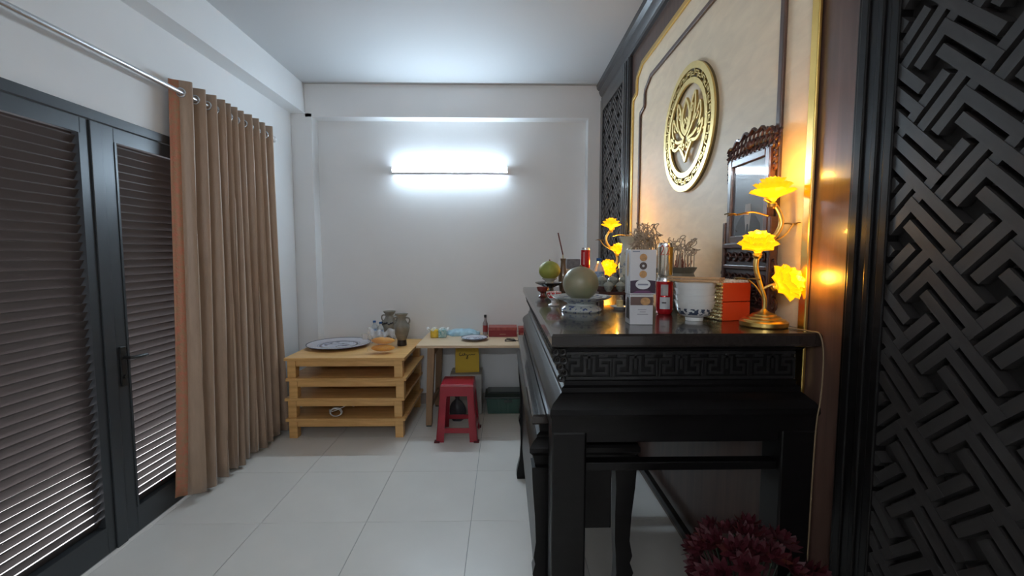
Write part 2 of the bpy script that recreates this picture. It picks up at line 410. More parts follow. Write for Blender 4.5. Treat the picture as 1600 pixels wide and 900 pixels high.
# ------------------------------------------------------------------ panelled wall on the right
WX = .96
pw = thing('altar_backdrop', (WX,2.4,0), 'dark panelled backdrop with beige field and gold trim behind altar', 'wall panel')
def wy(a, bq, d): return (WX-d, a, bq)          # a = Y, b = Z, d = out of the wall
MB().box(WX, XR-.001, 1.2, 3.545, 0, 3.03).build('veneer_field', WALNUT, pw, world=True)
# crown
m = MB(); cp = [(0,3.0),(.022,3.0),(.026,3.02),(.02,3.03),(.036,3.05),(.048,3.075),(.044,3.085),(.066,3.105),(.072,3.138),(0,3.138)]
m.prism([(bq,a) for a,bq in cp], lambda z, d, y: (WX-d, y, z), -1.4, 4.395); m.build('crown_moulding', CROWN, pw, smooth=30, world=True)
# beige field, shaped as the gold outline
gy0, gy1, gt = 1.395, 3.365, 2.835
def outline(y0, y1, zt, zb, n1, n2):
    """U-shaped outline with stepped top corners: from near bottom up, over, and down the far side"""
    far = [(y1,zb),(y1,zt-n2-.03)]
    far += [(y1-.012,zt-n2-.005),(y1-n1*.5,zt-n2+.012),(y1-n1*.55,zt-n2+.03),(y1-n1*.55,zt-n2*.45),(y1-n1*.62,zt-n2*.3),(y1-n1*1.25,zt)]
    near = [(y0+(y1-a),z) for a,z in far]
    return near+far[::-1]
G = outline(gy0, gy1, gt, 1.0, .17, .17); Nn = outline(gy0+.165, gy1-.195, gt-.155, 1.0, .17, .17)
MB().prism(G, wy, .0005, .004).build('beige_field', STONE, pw, world=True)
o = MB().strip(G, .034, wy, .0045, .016).build('gold_trim', GOLD, pw, world=True, bevel=.003); o['label'] = 'gold outline strip with stepped corners'
MB().strip(Nn, .026, wy, .0045, .018).build('inner_moulding', WALNUT, pw, world=True, bevel=.004)
# near post
b = MB(); 
for y0, y1, d in ((1.10,1.205,.03),(1.118,1.135,.036),(1.165,1.19,.036)): b.box(WX-d, XR-.001, y0, y1, 0, 2.9995)
b.build('post', BLACKWOOD, pw, world=True, bevel=.003)
b = MB()
for y0, y1, d in ((3.425,3.545,.02),(3.44,3.46,.028),(3.51,3.53,.028)): b.box(WX-d, WX, y0, y1, 0, 2.9995)
b.build('post', CROWN, pw, world=True, bevel=.003)
# fret panels
def fret_segments(y0, y1, z0, z1, u, mlen=4):
    segs = []; c45 = math.cos(PI/4)
    va, vb = (mlen,2), (2,-mlen); R = int(max(y1-y0, z1-z0)/u/2)+4
    yc, zc = (y0+y1)/2, (z0+z1)/2
    for i in range(-R, R+1):
        for j in range(-R, R+1):
            cx, cy = i*va[0]+j*vb[0], i*va[1]+j*vb[1]
            if abs(cx*c45*u) > 4 or abs(cy*c45*u) > 4: continue
            for (p, q) in (((0,-3),(0,3)),((-3,0),(3,0)),((0,1),(mlen,1)),((1,0),(1,-mlen))):
                P = []
                for (a, bq) in (p, q):
                    X, Y = (cx+a)*u, (cy+bq)*u
                    P.append((yc+(X-Y)*c45, zc+(X+Y)*c45))
                (ya, za), (yb, zb) = P
                t0, t1 = 0., 1.; ok = True
                for dd, lo, hi, st in ((yb-ya, y0, y1, ya), (zb-za, z0, z1, za)):
                    if abs(dd) < 1e-9:
                        if st < lo or st > hi: ok = False
                        continue
                    a_, b_ = (lo-st)/dd, (hi-st)/dd
                    t0 = max(t0, min(a_, b_)); t1 = min(t1, max(a_, b_))
                if ok and t1-t0 > .02: segs.append(((ya+(yb-ya)*t0, za+(zb-za)*t0), (ya+(yb-ya)*t1, za+(zb-za)*t1)))
    return segs
def fret_panel(y0, y1, z0, z1, u, wd, d0, d1, parent, matl, singles):
    rest = MB(); cache = {}
    for (p, q) in fret_segments(y0, y1, z0, z1, u):
        ln = math.hypot(q[0]-p[0], q[1]-p[1]); ang = math.atan2(q[1]-p[1], q[0]-p[0]); my, mz = (p[0]+q[0])/2, (p[1]+q[1])/2
        up = math.sin(ang)*math.cos(ang) > 0; dd = d1 if up else d1-.0012; L = round(ln+wd, 3)
        vis = singles and my > .70 and .45 < mz < 2.55
        if vis:
            key = (L, up)
            if key not in cache:
                me = MB().box(-dd, -d0, -L/2, L/2, -wd/2, wd/2).mesh('lattice_bar'); me.materials.append(matl); cache[key] = me
            link_mesh('lattice_bar', cache[key], parent, Vector((WX, my, mz))-worldloc(parent), (ang, 0, 0))
        else:
            rest.cbox((WX-(dd+d0)/2, my, mz), (dd-d0, L, wd), Matrix.Rotation(ang, 3, 'X'))
    o = rest.build('lattice_work', matl, parent, world=True); o['kind'] = 'stuff'
ls = thing('lattice_screen', (WX,.5,0), 'dark wooden screen of diagonal key-fret lattice on the right wall', 'screen')
MB().box(WX+.001, XR-.001, -.30, 1.099, 0, 2.9995).build('backing', FRETBACK, ls, world=True)
for y0, y1, z0, z1 in ((1.075,1.099,0,2.9995),(-.30,-.26,0,2.9995)): MB().box(WX-.034, WX+.0005, y0, y1, z0, z1).build('frame_stile', BLACKWOOD, ls, world=True, bevel=.003)
for z0, z1 in ((0,.10),(2.93,2.9995)): MB().box(WX-.034, WX+.0005, -.259, 1.074, z0, z1).build('frame_rail', BLACKWOOD, ls, world=True, bevel=.003)
fret_panel(-.25, 1.085, .09, 2.94, .037, .0240, -.0005, .028, ls, FRET, True)
cp_ = thing('carved_panel', (WX,3.97,0), 'tall narrow dark carved fret panel in the far corner', 'screen')
MB().box(WX+.001, XR-.001, 3.547, 4.397, 0, 2.9995).build('backing', FRETBACK, cp_, world=True)
for y0, y1 in ((3.547,3.60),(4.30,4.397)): MB().box(WX-.03, WX+.0005, y0, y1, 0, 2.9995).build('frame_stile', CROWN, cp_, world=True, bevel=.004)
for z0, z1 in ((0,.12),(2.88,2.9995)): MB().box(WX-.03, WX+.0005, 3.601, 4.299, z0, z1).build('frame_rail', CROWN, cp_, world=True, bevel=.004)
fret_panel(3.60, 4.30, .11, 2.89, .036, .020, -.0005, .02, cp_, CROWN, False)

# medallion
MY, MZ, MR = 2.335, 2.172, .315
md = thing('lotus_medallion', (WX-.012,MY,MZ), 'round gold lotus medallion with key-pattern ring on beige panel', 'medallion')
def pol(a, r, d): return (WX-d, MY-r*MR*math.cos(a), MZ+r*MR*math.sin(a))       # a angle, r in radii; d proud
def annulus(r0, r1, d0, d1, n=64):
    m = MB(); vs_ = []
    for k in range(n):
        a = 2*PI*k/n
        for r, d in ((r0,d0),(r1,d0),(r1,d1),(r0,d1)): vs_.append(pol(a, r, d))
    fs = []
    for k in range(n):
        j = (k+1)%n
        for q in range(4): fs.append((k*4+q, k*4+(q+1)%4, j*4+(q+1)%4, j*4+q))
    return m.add(vs_, fs)
annulus(.70, 1.0, .0045, .016).build('ring_back', GOLDDARK, md, smooth=30, world=True)
annulus(.90, 1.0, .0165, .026).build('outer_ring', GOLDPAINT, md, smooth=30, world=True)
annulus(.69, .775, .0165, .026).build('inner_ring', GOLDPAINT, md, smooth=30, world=True)
NU = 18; kp = MB(); wu = 2*PI/NU
for k in range(NU):
    a0 = k*wu
    f = lambda a, r, d, a0=a0: pol(a0+a*wu, r, d)
    lo, hi, mid = .776, .899, .8375; tt = .0165
    def arc(x0, x1, r, t): 
        n = 4; 
        for q in range(n):
            xa, xb = x0+(x1-x0)*q/n, x0+(x1-x0)*(q+1)/n
            kp.prism([(xa,r-t/2),(xb,r-t/2),(xb,r+t/2),(xa,r+t/2)], f, .0165, .0255)
    def rad(x, r0, r1, t=.062): kp.prism([(x-t/2,r0),(x+t/2,r0),(x+t/2,r1),(x-t/2,r1)], f, .0165, .0252)
    rad(.06, lo, .875); arc(.02, .42, .868, tt); rad(.40, .825, .868); arc(.2, .42, .835, tt)
    rad(.56, .80, hi); arc(.56, .96, .806, tt); rad(.93, .806, .85); arc(.74, .96, .842, tt)
kp.build('key_pattern', GOLDPAINT, md, world=True)
lo = MB(); lw = .048
def lot(P, wd=lw, closed=False, mirror=True, n=6):
    for sgn in ((1,-1) if mirror else (1,)):
        Q = s2([(sgn*a, bq) for a, bq in P], n, closed)
        lo.strip(Q, wd*MR, lambda a, bq, d: (WX-d, MY-a, MZ+bq), .0165+.0003*sgn, .028+.0004*sgn, closed) if False else lo.strip([(a*MR*1.0, bq*MR*.86+.0*MR) for a, bq in Q], wd*1.0*MR, lambda a, bq, d: (WX-d, MY-a, MZ+bq), .0165, .028+.0005*sgn, closed)
lot([(0,.56),(.11,.38),(.14,.22),(.10,.06),(0,-.06)])
lot([(.0,-.10),(.14,.02),(.20,.20),(.22,.40),(.34,.56),(.37,.38),(.33,.16),(.22,-.02),(.06,-.16)])
lot([(.30,.06),(.42,.16),(.53,.32),(.57,.14),(.50,-.04),(.34,-.16),(.08,-.20)])
lot([(.44,-.10),(.54,-.06),(.64,-.03),(.57,-.20),(.42,-.29),(.24,-.26),(.08,-.26)])
lot([(.05,.06),(.09,.13),(.05,.20),(.015,.14),(.05,.09)], .026)
lot([(.25,.24),(.30,.32),(.27,.38),(.235,.33)], .028)
lot([(.42,.06),(.49,.12),(.46,.18),(.42,.14)], .028)
lot([(.46,-.16),(.52,-.14),(.51,-.19),(.46,-.20)], .026)
lot([(.03,-.30),(.09,-.25),(.13,-.31),(.08,-.36),(.03,-.30)], .026)
lot([(.26,-.27),(.17,-.36),(.08,-.46),(.0,-.60)], .05)
for s_ in (1,-1):
    lo.strip([(s_*.55*MR,-.13*MR),(s_*.715*MR,-.16*MR)], .03*MR, lambda a, bq, d: (WX-d, MY-a, MZ+bq), .0165, .0255)
lo.strip([(0,.5*MR),(0,.715*MR)], .02*MR, lambda a, bq, d: (WX-d, MY-a, MZ+bq), .0165, .0255) if False else None
lo.build('lotus_motif', GOLDPAINT, md, world=True)

# ------------------------------------------------------------------ altar
AX0, AX1, AY0, AY1, AZ = .142, .955, 1.31, 3.25, 1.295
al = thing('altar_table', (.55,2.28,0), 'tall black wooden altar table with carved frieze beneath its top', 'altar')
MB().rect_sweep(AX0, AX1, AY0, AY1, [(.012,1.252),(.002,1.256),(0,1.262),(0,1.288),(.004,1.295)]).build('top_slab', ALTARTOP, al, world=True)
MB().rect_sweep(AX0, AX1, AY0, AY1, [(.012,1.2515),(.03,1.247),(.034,1.24),(.05,1.236),(.05,1.142)]).build('waist', BLACKWOOD, al, world=True)
fl_p = [(.044,1.1415),(.044,1.128),(.036,1.122),(.036,1.108),(.030,1.104),(.020,1.094),(.006,1.082),(-.003,1.066),(-.004,1.05),(.002,1.036),(.002,.995),(.03,.995)]
MB().rect_sweep(AX0, AX1, AY0, AY1, fl_p).build('flared_moulding', BLACKWOOD, al, smooth=25, world=True)
lg = .105
for x0 in (AX0+.003, AX1-lg-.003):
    for y0 in (AY0+.003, AY1-lg-.003): 
        MB().box(x0, x0+lg, y0, y0+lg, 0, .9945).build('leg', BLACKWOOD, al, world=True, bevel=.006)
for y0 in (AY0+.02, AY1-.06):
    b = MB(); b.box(AX0+lg+.0035, AX1-lg-.0035, y0, y0+.04, .865, .892); b.build('stretcher', BLACKWOOD, al, world=True, bevel=.003)
    b = MB(); b.box(AX0+lg+.0035, AX1-lg-.0035, y0, y0+.03, .955, .9945); b.build('apron', BLACKWOOD, al, world=True, bevel=.003)
b = MB().box(AX0+.02, AX0+.05, AY0+lg+.0035, AY1-lg-.0035, .945, .9945); b.build('apron', BLACKWOOD, al, world=True, bevel=.003)
b = MB().box(AX1-.05, AX1-.02, AY0+lg+.0035, AY1-lg-.0035, .10, .14); b.build('stretcher', BLACKWOOD, al, world=True, bevel=.003)
# end frieze: raised key fret on the waist facing the camera, and the same on the long front
def key_frieze(fn, length, z0, z1, d):
    m = MB(); h_ = z1-z0; t = .0085; n = max(1, round(length/.135)); W = length/n
    m.strip([(0,z0+t/2),(length,z0+t/2)], t, fn, .0, d); m.strip([(0,z1-t/2),(length,z1-t/2)], t, fn, .0, d)
    for k in range(n):
        o_ = k*W
        def L(P, o_=o_): m.strip([(o_+a*W, z0+bq*h_) for a, bq in P], t, fn, 0, d*.9)
        L([(.02,.04),(.02,.72),(.26,.72),(.26,.5),(.13,.5),(.13,.22),(.4,.22),(.4,.8),(.5,.8)])
        L([(.98,.04),(.98,.72),(.74,.72),(.74,.5),(.87,.5),(.87,.22),(.6,.22),(.6,.8),(.5,.8)])
        L([(.5,.96),(.5,.36)]); L([(.13,.96),(.13,.84),(.3,.84)]); L([(.87,.96),(.87,.84),(.7,.84)])
    return m
wx0, wx1 = AX0+.05, AX1-.05; wy0, wy1 = AY0+.05, AY1-.05
FR2 = wood('frieze_wood', (.011,.010,.010), (.007,.0065,.0065), .35, coat=.12, axis=(18,3,3))
key_frieze(lambda a, z, d: (wx0+a, wy0-.0005-d, z), wx1-wx0, 1.146, 1.232, .006).build('carved_frieze', FR2, al, world=True)
key_frieze(lambda a, z, d: (wx0-.0005-d, wy0+a, z), wy1-wy0, 1.146, 1.232, .006).build('carved_frieze', FR2, al, world=True)
# openwork scroll valance under the front edge of the slab
def ring_pts(c, r, ax, n=10): 
    return [(c[0]+(0 if ax=='x' else r*math.cos(2*PI*k/n)), c[1]+(r*math.cos(2*PI*k/n) if ax=='x' else 0), c[2]+r*math.sin(2*PI*k/n)) for k in range(n)]
m = MB()
for k in range(48):
    y = AY0+.05+k*(AY1-AY0-.1)/47
    m.tube(ring_pts((AX0+.02, y, 1.233), .014, 'x'), .0042, 5, closed=True)
    if k % 2 == 0: m.tube(ring_pts((AX0+.024, y+.01, 1.208), .011, 'x'), .004, 5, closed=True)
for q, (dx, z) in enumerate([(.014,1.236),(.036,1.236),(.020,1.212),(.040,1.21),(.03,1.19),(.042,1.172),(.034,1.155)]):
    m.tube(ring_pts((AX0+dx, AY0+.03, z), .010, 'y'), .0042, 5, closed=True)
    m.tube(ring_pts((AX0+dx+.004, AY0+.034, z-.004), .004, 'y', 8), .003, 5, closed=True)
m.build('scroll_valance', FR2, al, smooth=60, world=True)

# lower table tucked under
lt = thing('lower_table', (.28,2.255,0), 'lower black carved table pushed in under the altar', 'table')
LX0, LX1, LY0, LY1 = .096, .46, 1.49, 3.02
MB().rect_sweep(LX0, LX1, LY0, LY1, [(.02,.945),(.004,.95),(0,.956),(0,.978),(.006,.985)]).build('top_slab', ALTARTOP, lt, world=True)
MB().rect_sweep(LX0, LX1, LY0, LY1, [(.03,.9445),(.03,.915),(.018,.908),(.018,.90),(.004,.888),(-.008,.87),(-.008,.855),(.004,.84),(.012,.80),(.03,.80)]).build('flared_moulding', BLACKWOOD, lt, smooth=25, world=True)
MB().box(LX0+.028, LX0+.046, LY0+.08, LY1-.08, .22, .7995).build('front_panel', BLACKWOOD, lt, world=True, bevel=.003)
for y in (LY0+.03, LY1-.045): MB().box(LX0+.08, LX1-.08, y, y+.015, .56, .7995).build('end_panel', BLACKWOOD, lt, world=True, bevel=.003)
def cab_leg(x, y, sx, sy):
    m = MB(); prof = [(.799,.0,.075),(.72,.004,.066),(.62,.012,.058),(.52,.016,.052),(.47,.008,.058),(.44,.014,.05),(.41,.004,.06),(.36,.016,.05),(.25,.018,.046),(.14,.012,.05),(.07,-.004,.062),(.03,-.010,.07),(0,-.006,.066)]
    vs_, fs = [], []
    for z, inn, wd in prof:
        xa, ya = x+sx*inn, y+sy*inn; vs_ += [(xa,ya,z),(xa+sx*wd,ya,z),(xa+sx*wd,ya+sy*wd,z),(xa,ya+sy*wd,z)]
    for i in range(len(prof)-1):
        for k in range(4): fs.append((i*4+k, i*4+(k+1)%4, (i+1)*4+(k+1)%4, (i+1)*4+k))
    fs += [(3,2,1,0), tuple((len(prof)-1)*4+k for k in range(4))]
    m.add(vs_, fs).build('leg', BLACKWOOD, lt, smooth=40, world=True)
for x, sx in ((LX0,1),(LX1,-1)):
    for y, sy in ((LY0,1),(LY1,-1)): cab_leg(x, y, sx, sy)
m = MB()
for k in range(26):
    y = LY0+.10+k*(LY1-LY0-.2)/25; m.tube(ring_pts((LX0+.016, y, .785), .02, 'x'), .005, 5, closed=True)
m.build('scroll_skirt', FR2, lt, smooth=60, world=True)

# ------------------------------------------------------------------ lotus lamps
def petal_mesh(L, W, name):
    rows = []
    for i in range(7):
        t = i/6; wv = W*(.3+.7*math.sin(PI*min(1, t*.78+.08)))*(1 if t < .8 else .86 if t < .95 else .50); row = []
        for j in range(5):
            s_ = (j-2)/2
            tipd = .10*L*(1-abs(s_))*(t**3)
            row.append((L*t*.95+tipd, s_*wv/2, .16*L*(t**1.6)+.20*W*s_*s_*math.sin(PI*t*.8)))
        rows.append(row)
    m = MB().grid(rows).mesh(name, 80); m.materials.append(LOTUS); return m
PET = petal_mesh(.055, .047, 'petal')
def lotus(lamp, loc, rot, R, light):
    s0 = MB(); s0.lathe([(.002,-.012),(.010,-.008),(.014,.0),(.016,.012),(.010,.02),(.001,.022)], 14)
    c = s0.build('lotus_shade', LOTUSCORE, lamp, smooth=60); c.location = loc; c.rotation_euler = rot
    for n, el, sc, z, ph in ((8,10,1.0,.0,0),(8,28,.98,.003,.39),(7,48,.93,.006,.1),(6,68,.85,.008,.4)):
        for k in range(n):
            link_mesh('petal', PET, c, (0,0,z), Euler((0, -math.radians(el), 2*PI*k/n+ph)), (R*sc,)*3)
    cup = MB(); cup.lathe([(.004,-.03),(.013,-.026),(.015,-.016),(.012,-.0125)], 14); o = cup.build('flower_cup', GOLD, lamp, smooth=50); o.location = loc; o.rotation_euler = rot
    if light:
        ld = bpy.data.lights.new('lotus_bulb', 'POINT'); ld.energy = LOTUS_W; ld.color = (1.0,.52,.06); ld.shadow_soft_size = .02
        lo_ = bpy.data.objects.new('lotus_bulb', ld); COL.objects.link(lo_); lo_.parent = lamp
        lo_.location = Vector(loc)+Euler(rot).to_matrix()@Vector((0,0,.052*R))
def lotus_lamp(loc, rz, label):
    t = thing('lotus_lamp', loc, label, 'lamp', 'yellow lotus lamps', rz)
    prof = [(.070,0),(.073,.004),(.073,.016),(.066,.020),(.064,.024),(.052,.028),(.050,.032),(.038,.036),(.036,.040),(.022,.045),(.012,.050),(.006,.058),(.005,.06)]
    MB().lathe(prof, 36).build('base', GOLD, t, smooth=35)
    st = smooth_pts([(0,0,.055),(.0,0,.09),(-.02,0,.15),(-.033,0,.20),(-.02,0,.25),(.03,0,.30),(.045,0,.345),(.025,0,.39),(-.012,0,.415)], 7)
    MB().tube(st, [.0065+.002*math.sin(i/len(st)*PI) for i in range(len(st))], 10).build('stem', GOLD, t, smooth=60)
    MB().tube(smooth_pts([(-.02,0,.25),(.02,0,.275),(.06,.0,.30),(.085,.0,.335)], 5), .003, 8).build('twig', GOLD, t, smooth=60)
    LF = mat('bronze_leaf', (.22,.15,.05), .4, metal=.8)
    def leafm(c, yaw, s_):
        m = MB(); 
        for a in (-.6, .6, 2.6):
            rows = []
            for i in range(5):
                u_ = i/4; wv = .010*s_*math.sin(PI*min(1,u_*.95+.05)); dx = .035*s_*u_
                rows.append([(c[0]+dx*math.cos(yaw+a)-k*wv*math.sin(yaw+a), c[1]+dx*math.sin(yaw+a)+k*wv*math.cos(yaw+a), c[2]+.004*math.sin(u_*3)-.003*abs(k)) for k in (-1,0,1)])
            m.grid(rows)
        m.build('leaf', LF, t, smooth=60, solid=.0012)
    leafm((.085,0,.335), 0, 1.0)
    MB().tube(smooth_pts([(.0,0,.36),(-.05,0,.372),(-.10,0,.365)], 5), .0022, 8).build('twig', GOLD, t, smooth=60); leafm((-.10,0,.365), 2.5, 1.2)
    MB().tube(smooth_pts([(0,0,.085),(-.03,0,.13),(-.06,0,.155)], 5), .0025, 8).build('twig', GOLD, t, smooth=60); leafm((-.062,0,.156), 2.8, 1.2)
    MB().tube(smooth_pts([(.02,0,.385),(.018,0,.39),(.012,0,.402)], 4), .005, 8).build('stalk', GOLD, t, smooth=60)
    MB().tube(smooth_pts([(-.033,0,.20),(-.03,-.005,.23),(-.035,-.01,.245)], 4), .005, 8).build('stalk', GOLD, t, smooth=60)
    MB().tube(smooth_pts([(-.012,0,.12),(.01,-.012,.135),(.025,-.02,.14)], 4), .005, 8).build('stalk', GOLD, t, smooth=60)
    lotus(t, (.012,0,.415), (0,0,0), 1.3, True)
    lotus(t, (-.036,-.012,.25), (.35,-.3,.2), 1.12, True)
    lotus(t, (.032,-.030,.138), (1.15,.25,.3), 1.2, True)
    return t
lotus_lamp((.858,1.452,AZ+.0005), 0, 'gold lotus lamp with three glowing yellow flowers beside red gift box')
lotus_lamp((.748,3.08,AZ+.0005), 0, 'yellow lotus lamp at far end of altar, behind lidded cups').scale = (-1,1,1)
m = MB().tube(smooth_pts([(.905,1.39,AZ+.003),(.93,1.33,AZ+.003),(.942,1.302,AZ-.004),(.945,1.288,1.22),(.94,1.285,1.10),(.93,1.285,.99),(.925,1.285,.6)], 8), .0022, 8)
tag(m.build('lamp_cord', mat('cord', (.16,.11,.06), .5), smooth=60), 'thin lamp cord hanging over the near altar edge', 'cord')

# ------------------------------------------------------------------ portrait frame
pf = thing('portrait_frame', (.915,1.68,AZ), 'carved rosewood portrait frame on a stand, glass reflecting the tube', 'picture frame')
PY = 1.68; PX = .918
def pfn(a, z, d): return (PX-d, PY-a, z)      # a to the viewer's right, d towards the room
fw = .028; hw, zb, zt = .142, 1.575, 1.90
for a0, a1, z0, z1 in ((-hw,-hw+fw,zb,zt),(hw-fw,hw,zb,zt)): MB().prism([(a0,z0),(a1,z0),(a1,z1),(a0,z1)], pfn, -.012, .012).build('frame_side', ROSE, pf, world=True, bevel=.004)
for z0, z1 in ((zb,zb+fw),(zt-fw,zt)): MB().prism([(-hw+fw,z0),(hw-fw,z0),(hw-fw,z1),(-hw+fw,z1)], pfn, -.012, .0115).build('frame_rail', ROSE, pf, world=True, bevel=.004)
MB().prism([(-hw+fw,zb+fw),(hw-fw,zb+fw),(hw-fw,zt-fw),(-hw+fw,zt-fw)], pfn, -.008, .002).build('photograph', mat('portrait_print', (.10,.12,.145), .05, spec=.7, coat=1, coat_rough=.01), pf, world=True)
col = mat('portrait_collar', (.30,.30,.31), .05, coat=1, coat_rough=.01); suit = mat('portrait_suit', (.02,.022,.028), .05, coat=1, coat_rough=.01)
MB().prism([(-.085,1.604),(.085,1.604),(.085,1.64),(.05,1.675),(.0,1.685),(-.05,1.675),(-.085,1.64)], pfn, .0021, .0024).build('printed_shoulders', suit, pf, world=True)
MB().prism([(-.022,1.68),(-.012,1.615),(-.004,1.645),(.004,1.645),(.012,1.615),(.022,1.68),(.018,1.72),(-.018,1.72)], pfn, .0025, .0027).build('printed_collar', col, pf, world=True)
# crest
m = MB()
random.seed(3)
for k in range(13):
    a = -.165+.33*k/12; hgt = .070*(1-(a/.22)**2)+.016
    for q in range(3):
        c = (PX+.003*q, PY-a, zt+.010+q*hgt*.34); r = .012+.004*random.random()
        m.tube([(c[0]+.004*math.sin(i), c[1]+r*math.cos(.5+i*.62), c[2]+r*math.sin(.5+i*.62)) for i in range(9)], .0048, 6)
m.tube([(PX, PY-a, zt+.018+.066*(1-(a/.21)**2)+.007*math.sin(a*110)) for a in [-.17+.34*i/40 for i in range(41)]], .006, 6)
m.tube([(PX, PY-a, zt+.004) for a in (-.15,.15)], .006, 6)
for s_ in (-1,1):
    for q in range(4):
        c = (PX, PY-s_*(hw+.012), zt-.005-q*.022); m.tube([(c[0], c[1]+.009*math.cos(i*.7), c[2]+.011*math.sin(i*.7)) for i in range(9)], .0042, 6)
m.sphere((PX-.004, PY, zt+.035), .016, 10, 8); m.build('carved_crest', ROSE, pf, smooth=60, world=True)
# stand
for s_ in (-1,1):
    MB().box(PX-.014, PX+.014, PY+s_*.158-.009, PY+s_*.158+.009, 1.33, 1.66).build('upright', ROSE, pf, world=True, bevel=.003)
    m = MB()
    for q in range(4): m.tube([(PX, PY+s_*(.172+.012*(3-q)/3)+.012*math.cos(i*.7), 1.36+q*.045+.018*math.sin(i*.7)) for i in range(9)], .005, 6)
    m.build('side_scroll', ROSE, pf, smooth=60, world=True)
for z0, z1, d in ((1.555,1.5745,.018),(1.475,1.49,.016),(1.315,1.34,.022)): MB().box(PX-d, PX+d, PY-.1485, PY+.1485, z0, z1).build('stand_rail', ROSE, pf, world=True, bevel=.003)
MB().box(PX-.006, PX+.006, PY-.1485, PY+.1485, 1.3405, 1.5545).build('stand_panel', mat('rosewood_dark', (.03,.012,.010), .5), pf, world=True)
for z, r, n in ((1.5225,.020,6),(1.44,.022,6),(1.40,.018,7),(1.365,.016,7)):
    m = MB(); m.tube([(PX-.010, PY-.13, z), (PX-.010, PY+.13, z)], .003, 6)
    for k in range(n): 
        y = PY-.12+.24*k/(n-1); m.tube([(PX-.010, y+r*.9*math.cos(i*.75), z+r*.8*math.sin(i*.75)) for i in range(8)], .004, 6)
    m.build('scroll_carving', ROSE, pf, smooth=60, world=True)
MB().rect_sweep(PX-.03, PX+.034, PY-.20, PY+.20, [(0,AZ+.0005),(0,AZ+.012),(.012,AZ+.0195)]).build('stand_base', ROSE, pf, world=True)

# ------------------------------------------------------------------ things on the altar
def lathe_thing(name, loc, prof, m, label, cat, group=None, seg=28, smooth=35):
    o = MB().lathe(prof, seg).build(name, m, None, smooth=smooth, loc=loc); return tag(o, label, cat, group)
A0 = AZ+.0006
# gift box
gb = thing('gift_box', (.802,1.70,A0), 'red gift box with gold beaded side, behind the near lamp', 'box', None, .22)
gx, gy, gh = .057, .13, .135
MB().box(-gx, gx, -gy, gy, 0, .066).build('box_body', mat('red_lacquer', (.62,.055,.012), .25, coat=.3), gb, bevel=.002)
MB().box(-gx, gx, -gy, gy, .068, gh).build('lid', MATS['red_lacquer'], gb, bevel=.002)
m = MB()
for i in range(24):
    for j in range(11):
        m.sphere((-gx-.004, -gy+.006+i*(2*gy-.012)/23, .006+j*(gh-.012)/10), .0066, 6, 4, (1,1,1), Matrix.Rotation(i*1.3+j*.7, 3, 'X'))
o = m.build('beaded_side', mat('gold_beads', (.80,.66,.36), .25, metal=.7), gb); o['kind'] = 'stuff'
m = MB()
for i in range(24):
    for j in range(8): m.sphere((-gx+.006+j*.0138, -gy+.006+i*(2*gy-.012)/23, gh+.003), .0062, 6, 4)
o = m.build('beaded_top', mat('pearl_beads', (.75,.68,.60), .3, metal=.3), gb); o['kind'] = 'stuff'
# bowls
BOWL = band_mat('bowl_porcelain', (.70,.71,.70), (.07,.09,.14), .024, .046, 85, .50)
bp = [(.030,0),(.031,.010),(.030,.012),(.050,.020),(.062,.038),(.066,.060),(.070,.070),(.0705,.0725),(.068,.0725),(.062,.045),(.048,.024),(.004,.016)]
bx_, by_ = .684, 1.585
ords = ['lowest', 'second lowest', 'second highest', 'topmost']
for k in range(4):
    lathe_thing('rice_bowl', (bx_, by_, A0+k*.0215), bp, BOWL, 'blue and white rice bowl, %s in the stack beside gift box' % ords[k], 'bowl', 'stacked rice bowls', 32)
CH = wood('chopstick_wood', (.62,.40,.22), (.45,.26,.13), .45, axis=(1,10,10))
zc_ = A0+.0645+.0775
for k in range(6):
    o = MB().tube([(-.095,0,0),(.095,0,0)], [.0030,.0048], 6).build('chopstick', CH, None, smooth=50)
    lay = k//3
    o.location = (bx_-.016+.011*(k%3)+.003*lay, by_-.010+.009*(k%3), zc_+lay*.0096); o.rotation_euler = (0,0,-.85+.012*k)
    tag(o, 'pale wooden chopstick in the bundle lying across the top rice bowl', 'chopstick', 'chopsticks on the bowls')
# cans
def can(loc, r, h, body, label, group=None, rim=None):
    t = thing('drink_can', loc, label, 'can', group)
    MB().lathe([(r*.82,0),(r*.86,.002),(r,.012),(r,h-.016)], 28).build('can_body', body, t, smooth=35)
    MB().lathe([(r*.995,h-.0158),(r*.88,h-.004),(r*.9,h-.001),(r*.84,h),(r*.82,h-.004),(.002,h-.005)], 28).build('can_rim', rim or CHROME, t, smooth=35)
    return t
RC = mat('red_can_paint', (.50,.012,.018), .25, metal=.3, coat=.3)
c1 = can((.640,1.765,A0), .033, .145, RC, 'red can with pale label under the silver gold can', 'cans')
def wrap(parent, r, a0, a1, z0, z1, m, name):
    P = [(r*math.cos(a0+(a1-a0)*k/8), r*math.sin(a0+(a1-a0)*k/8)) for k in range(9)]
    MB().grid([[(x,y,z0) for x,y in P],[(x,y,z1) for x,y in P]]).build(name, m, parent, smooth=60)
GREYP = mat('grey_label', (.52,.53,.54), .3); DARKP = mat('dark_print', (.05,.045,.045), .5)
wrap(c1, .0333, -2.45, -1.25, .022, .068, GREYP, 'label_panel'); wrap(c1, .0333, -2.35, -1.5, .075, .118, mat('grey_print', (.34,.33,.33), .3), 'label_panel')
wrap(c1, .0335, -2.2, -1.7, .044, .049, DARKP, 'printed_word')
SG = mat('silver_gold_can', (.78,.70,.58), .18, metal=.9)
c2 = can((.640,1.765,A0+.1455), .029, .136, SG, 'silver gold slim can with painted lamp reflection, on the red can', 'cans')
REDP = mat('red_print', (.45,.03,.02), .4)
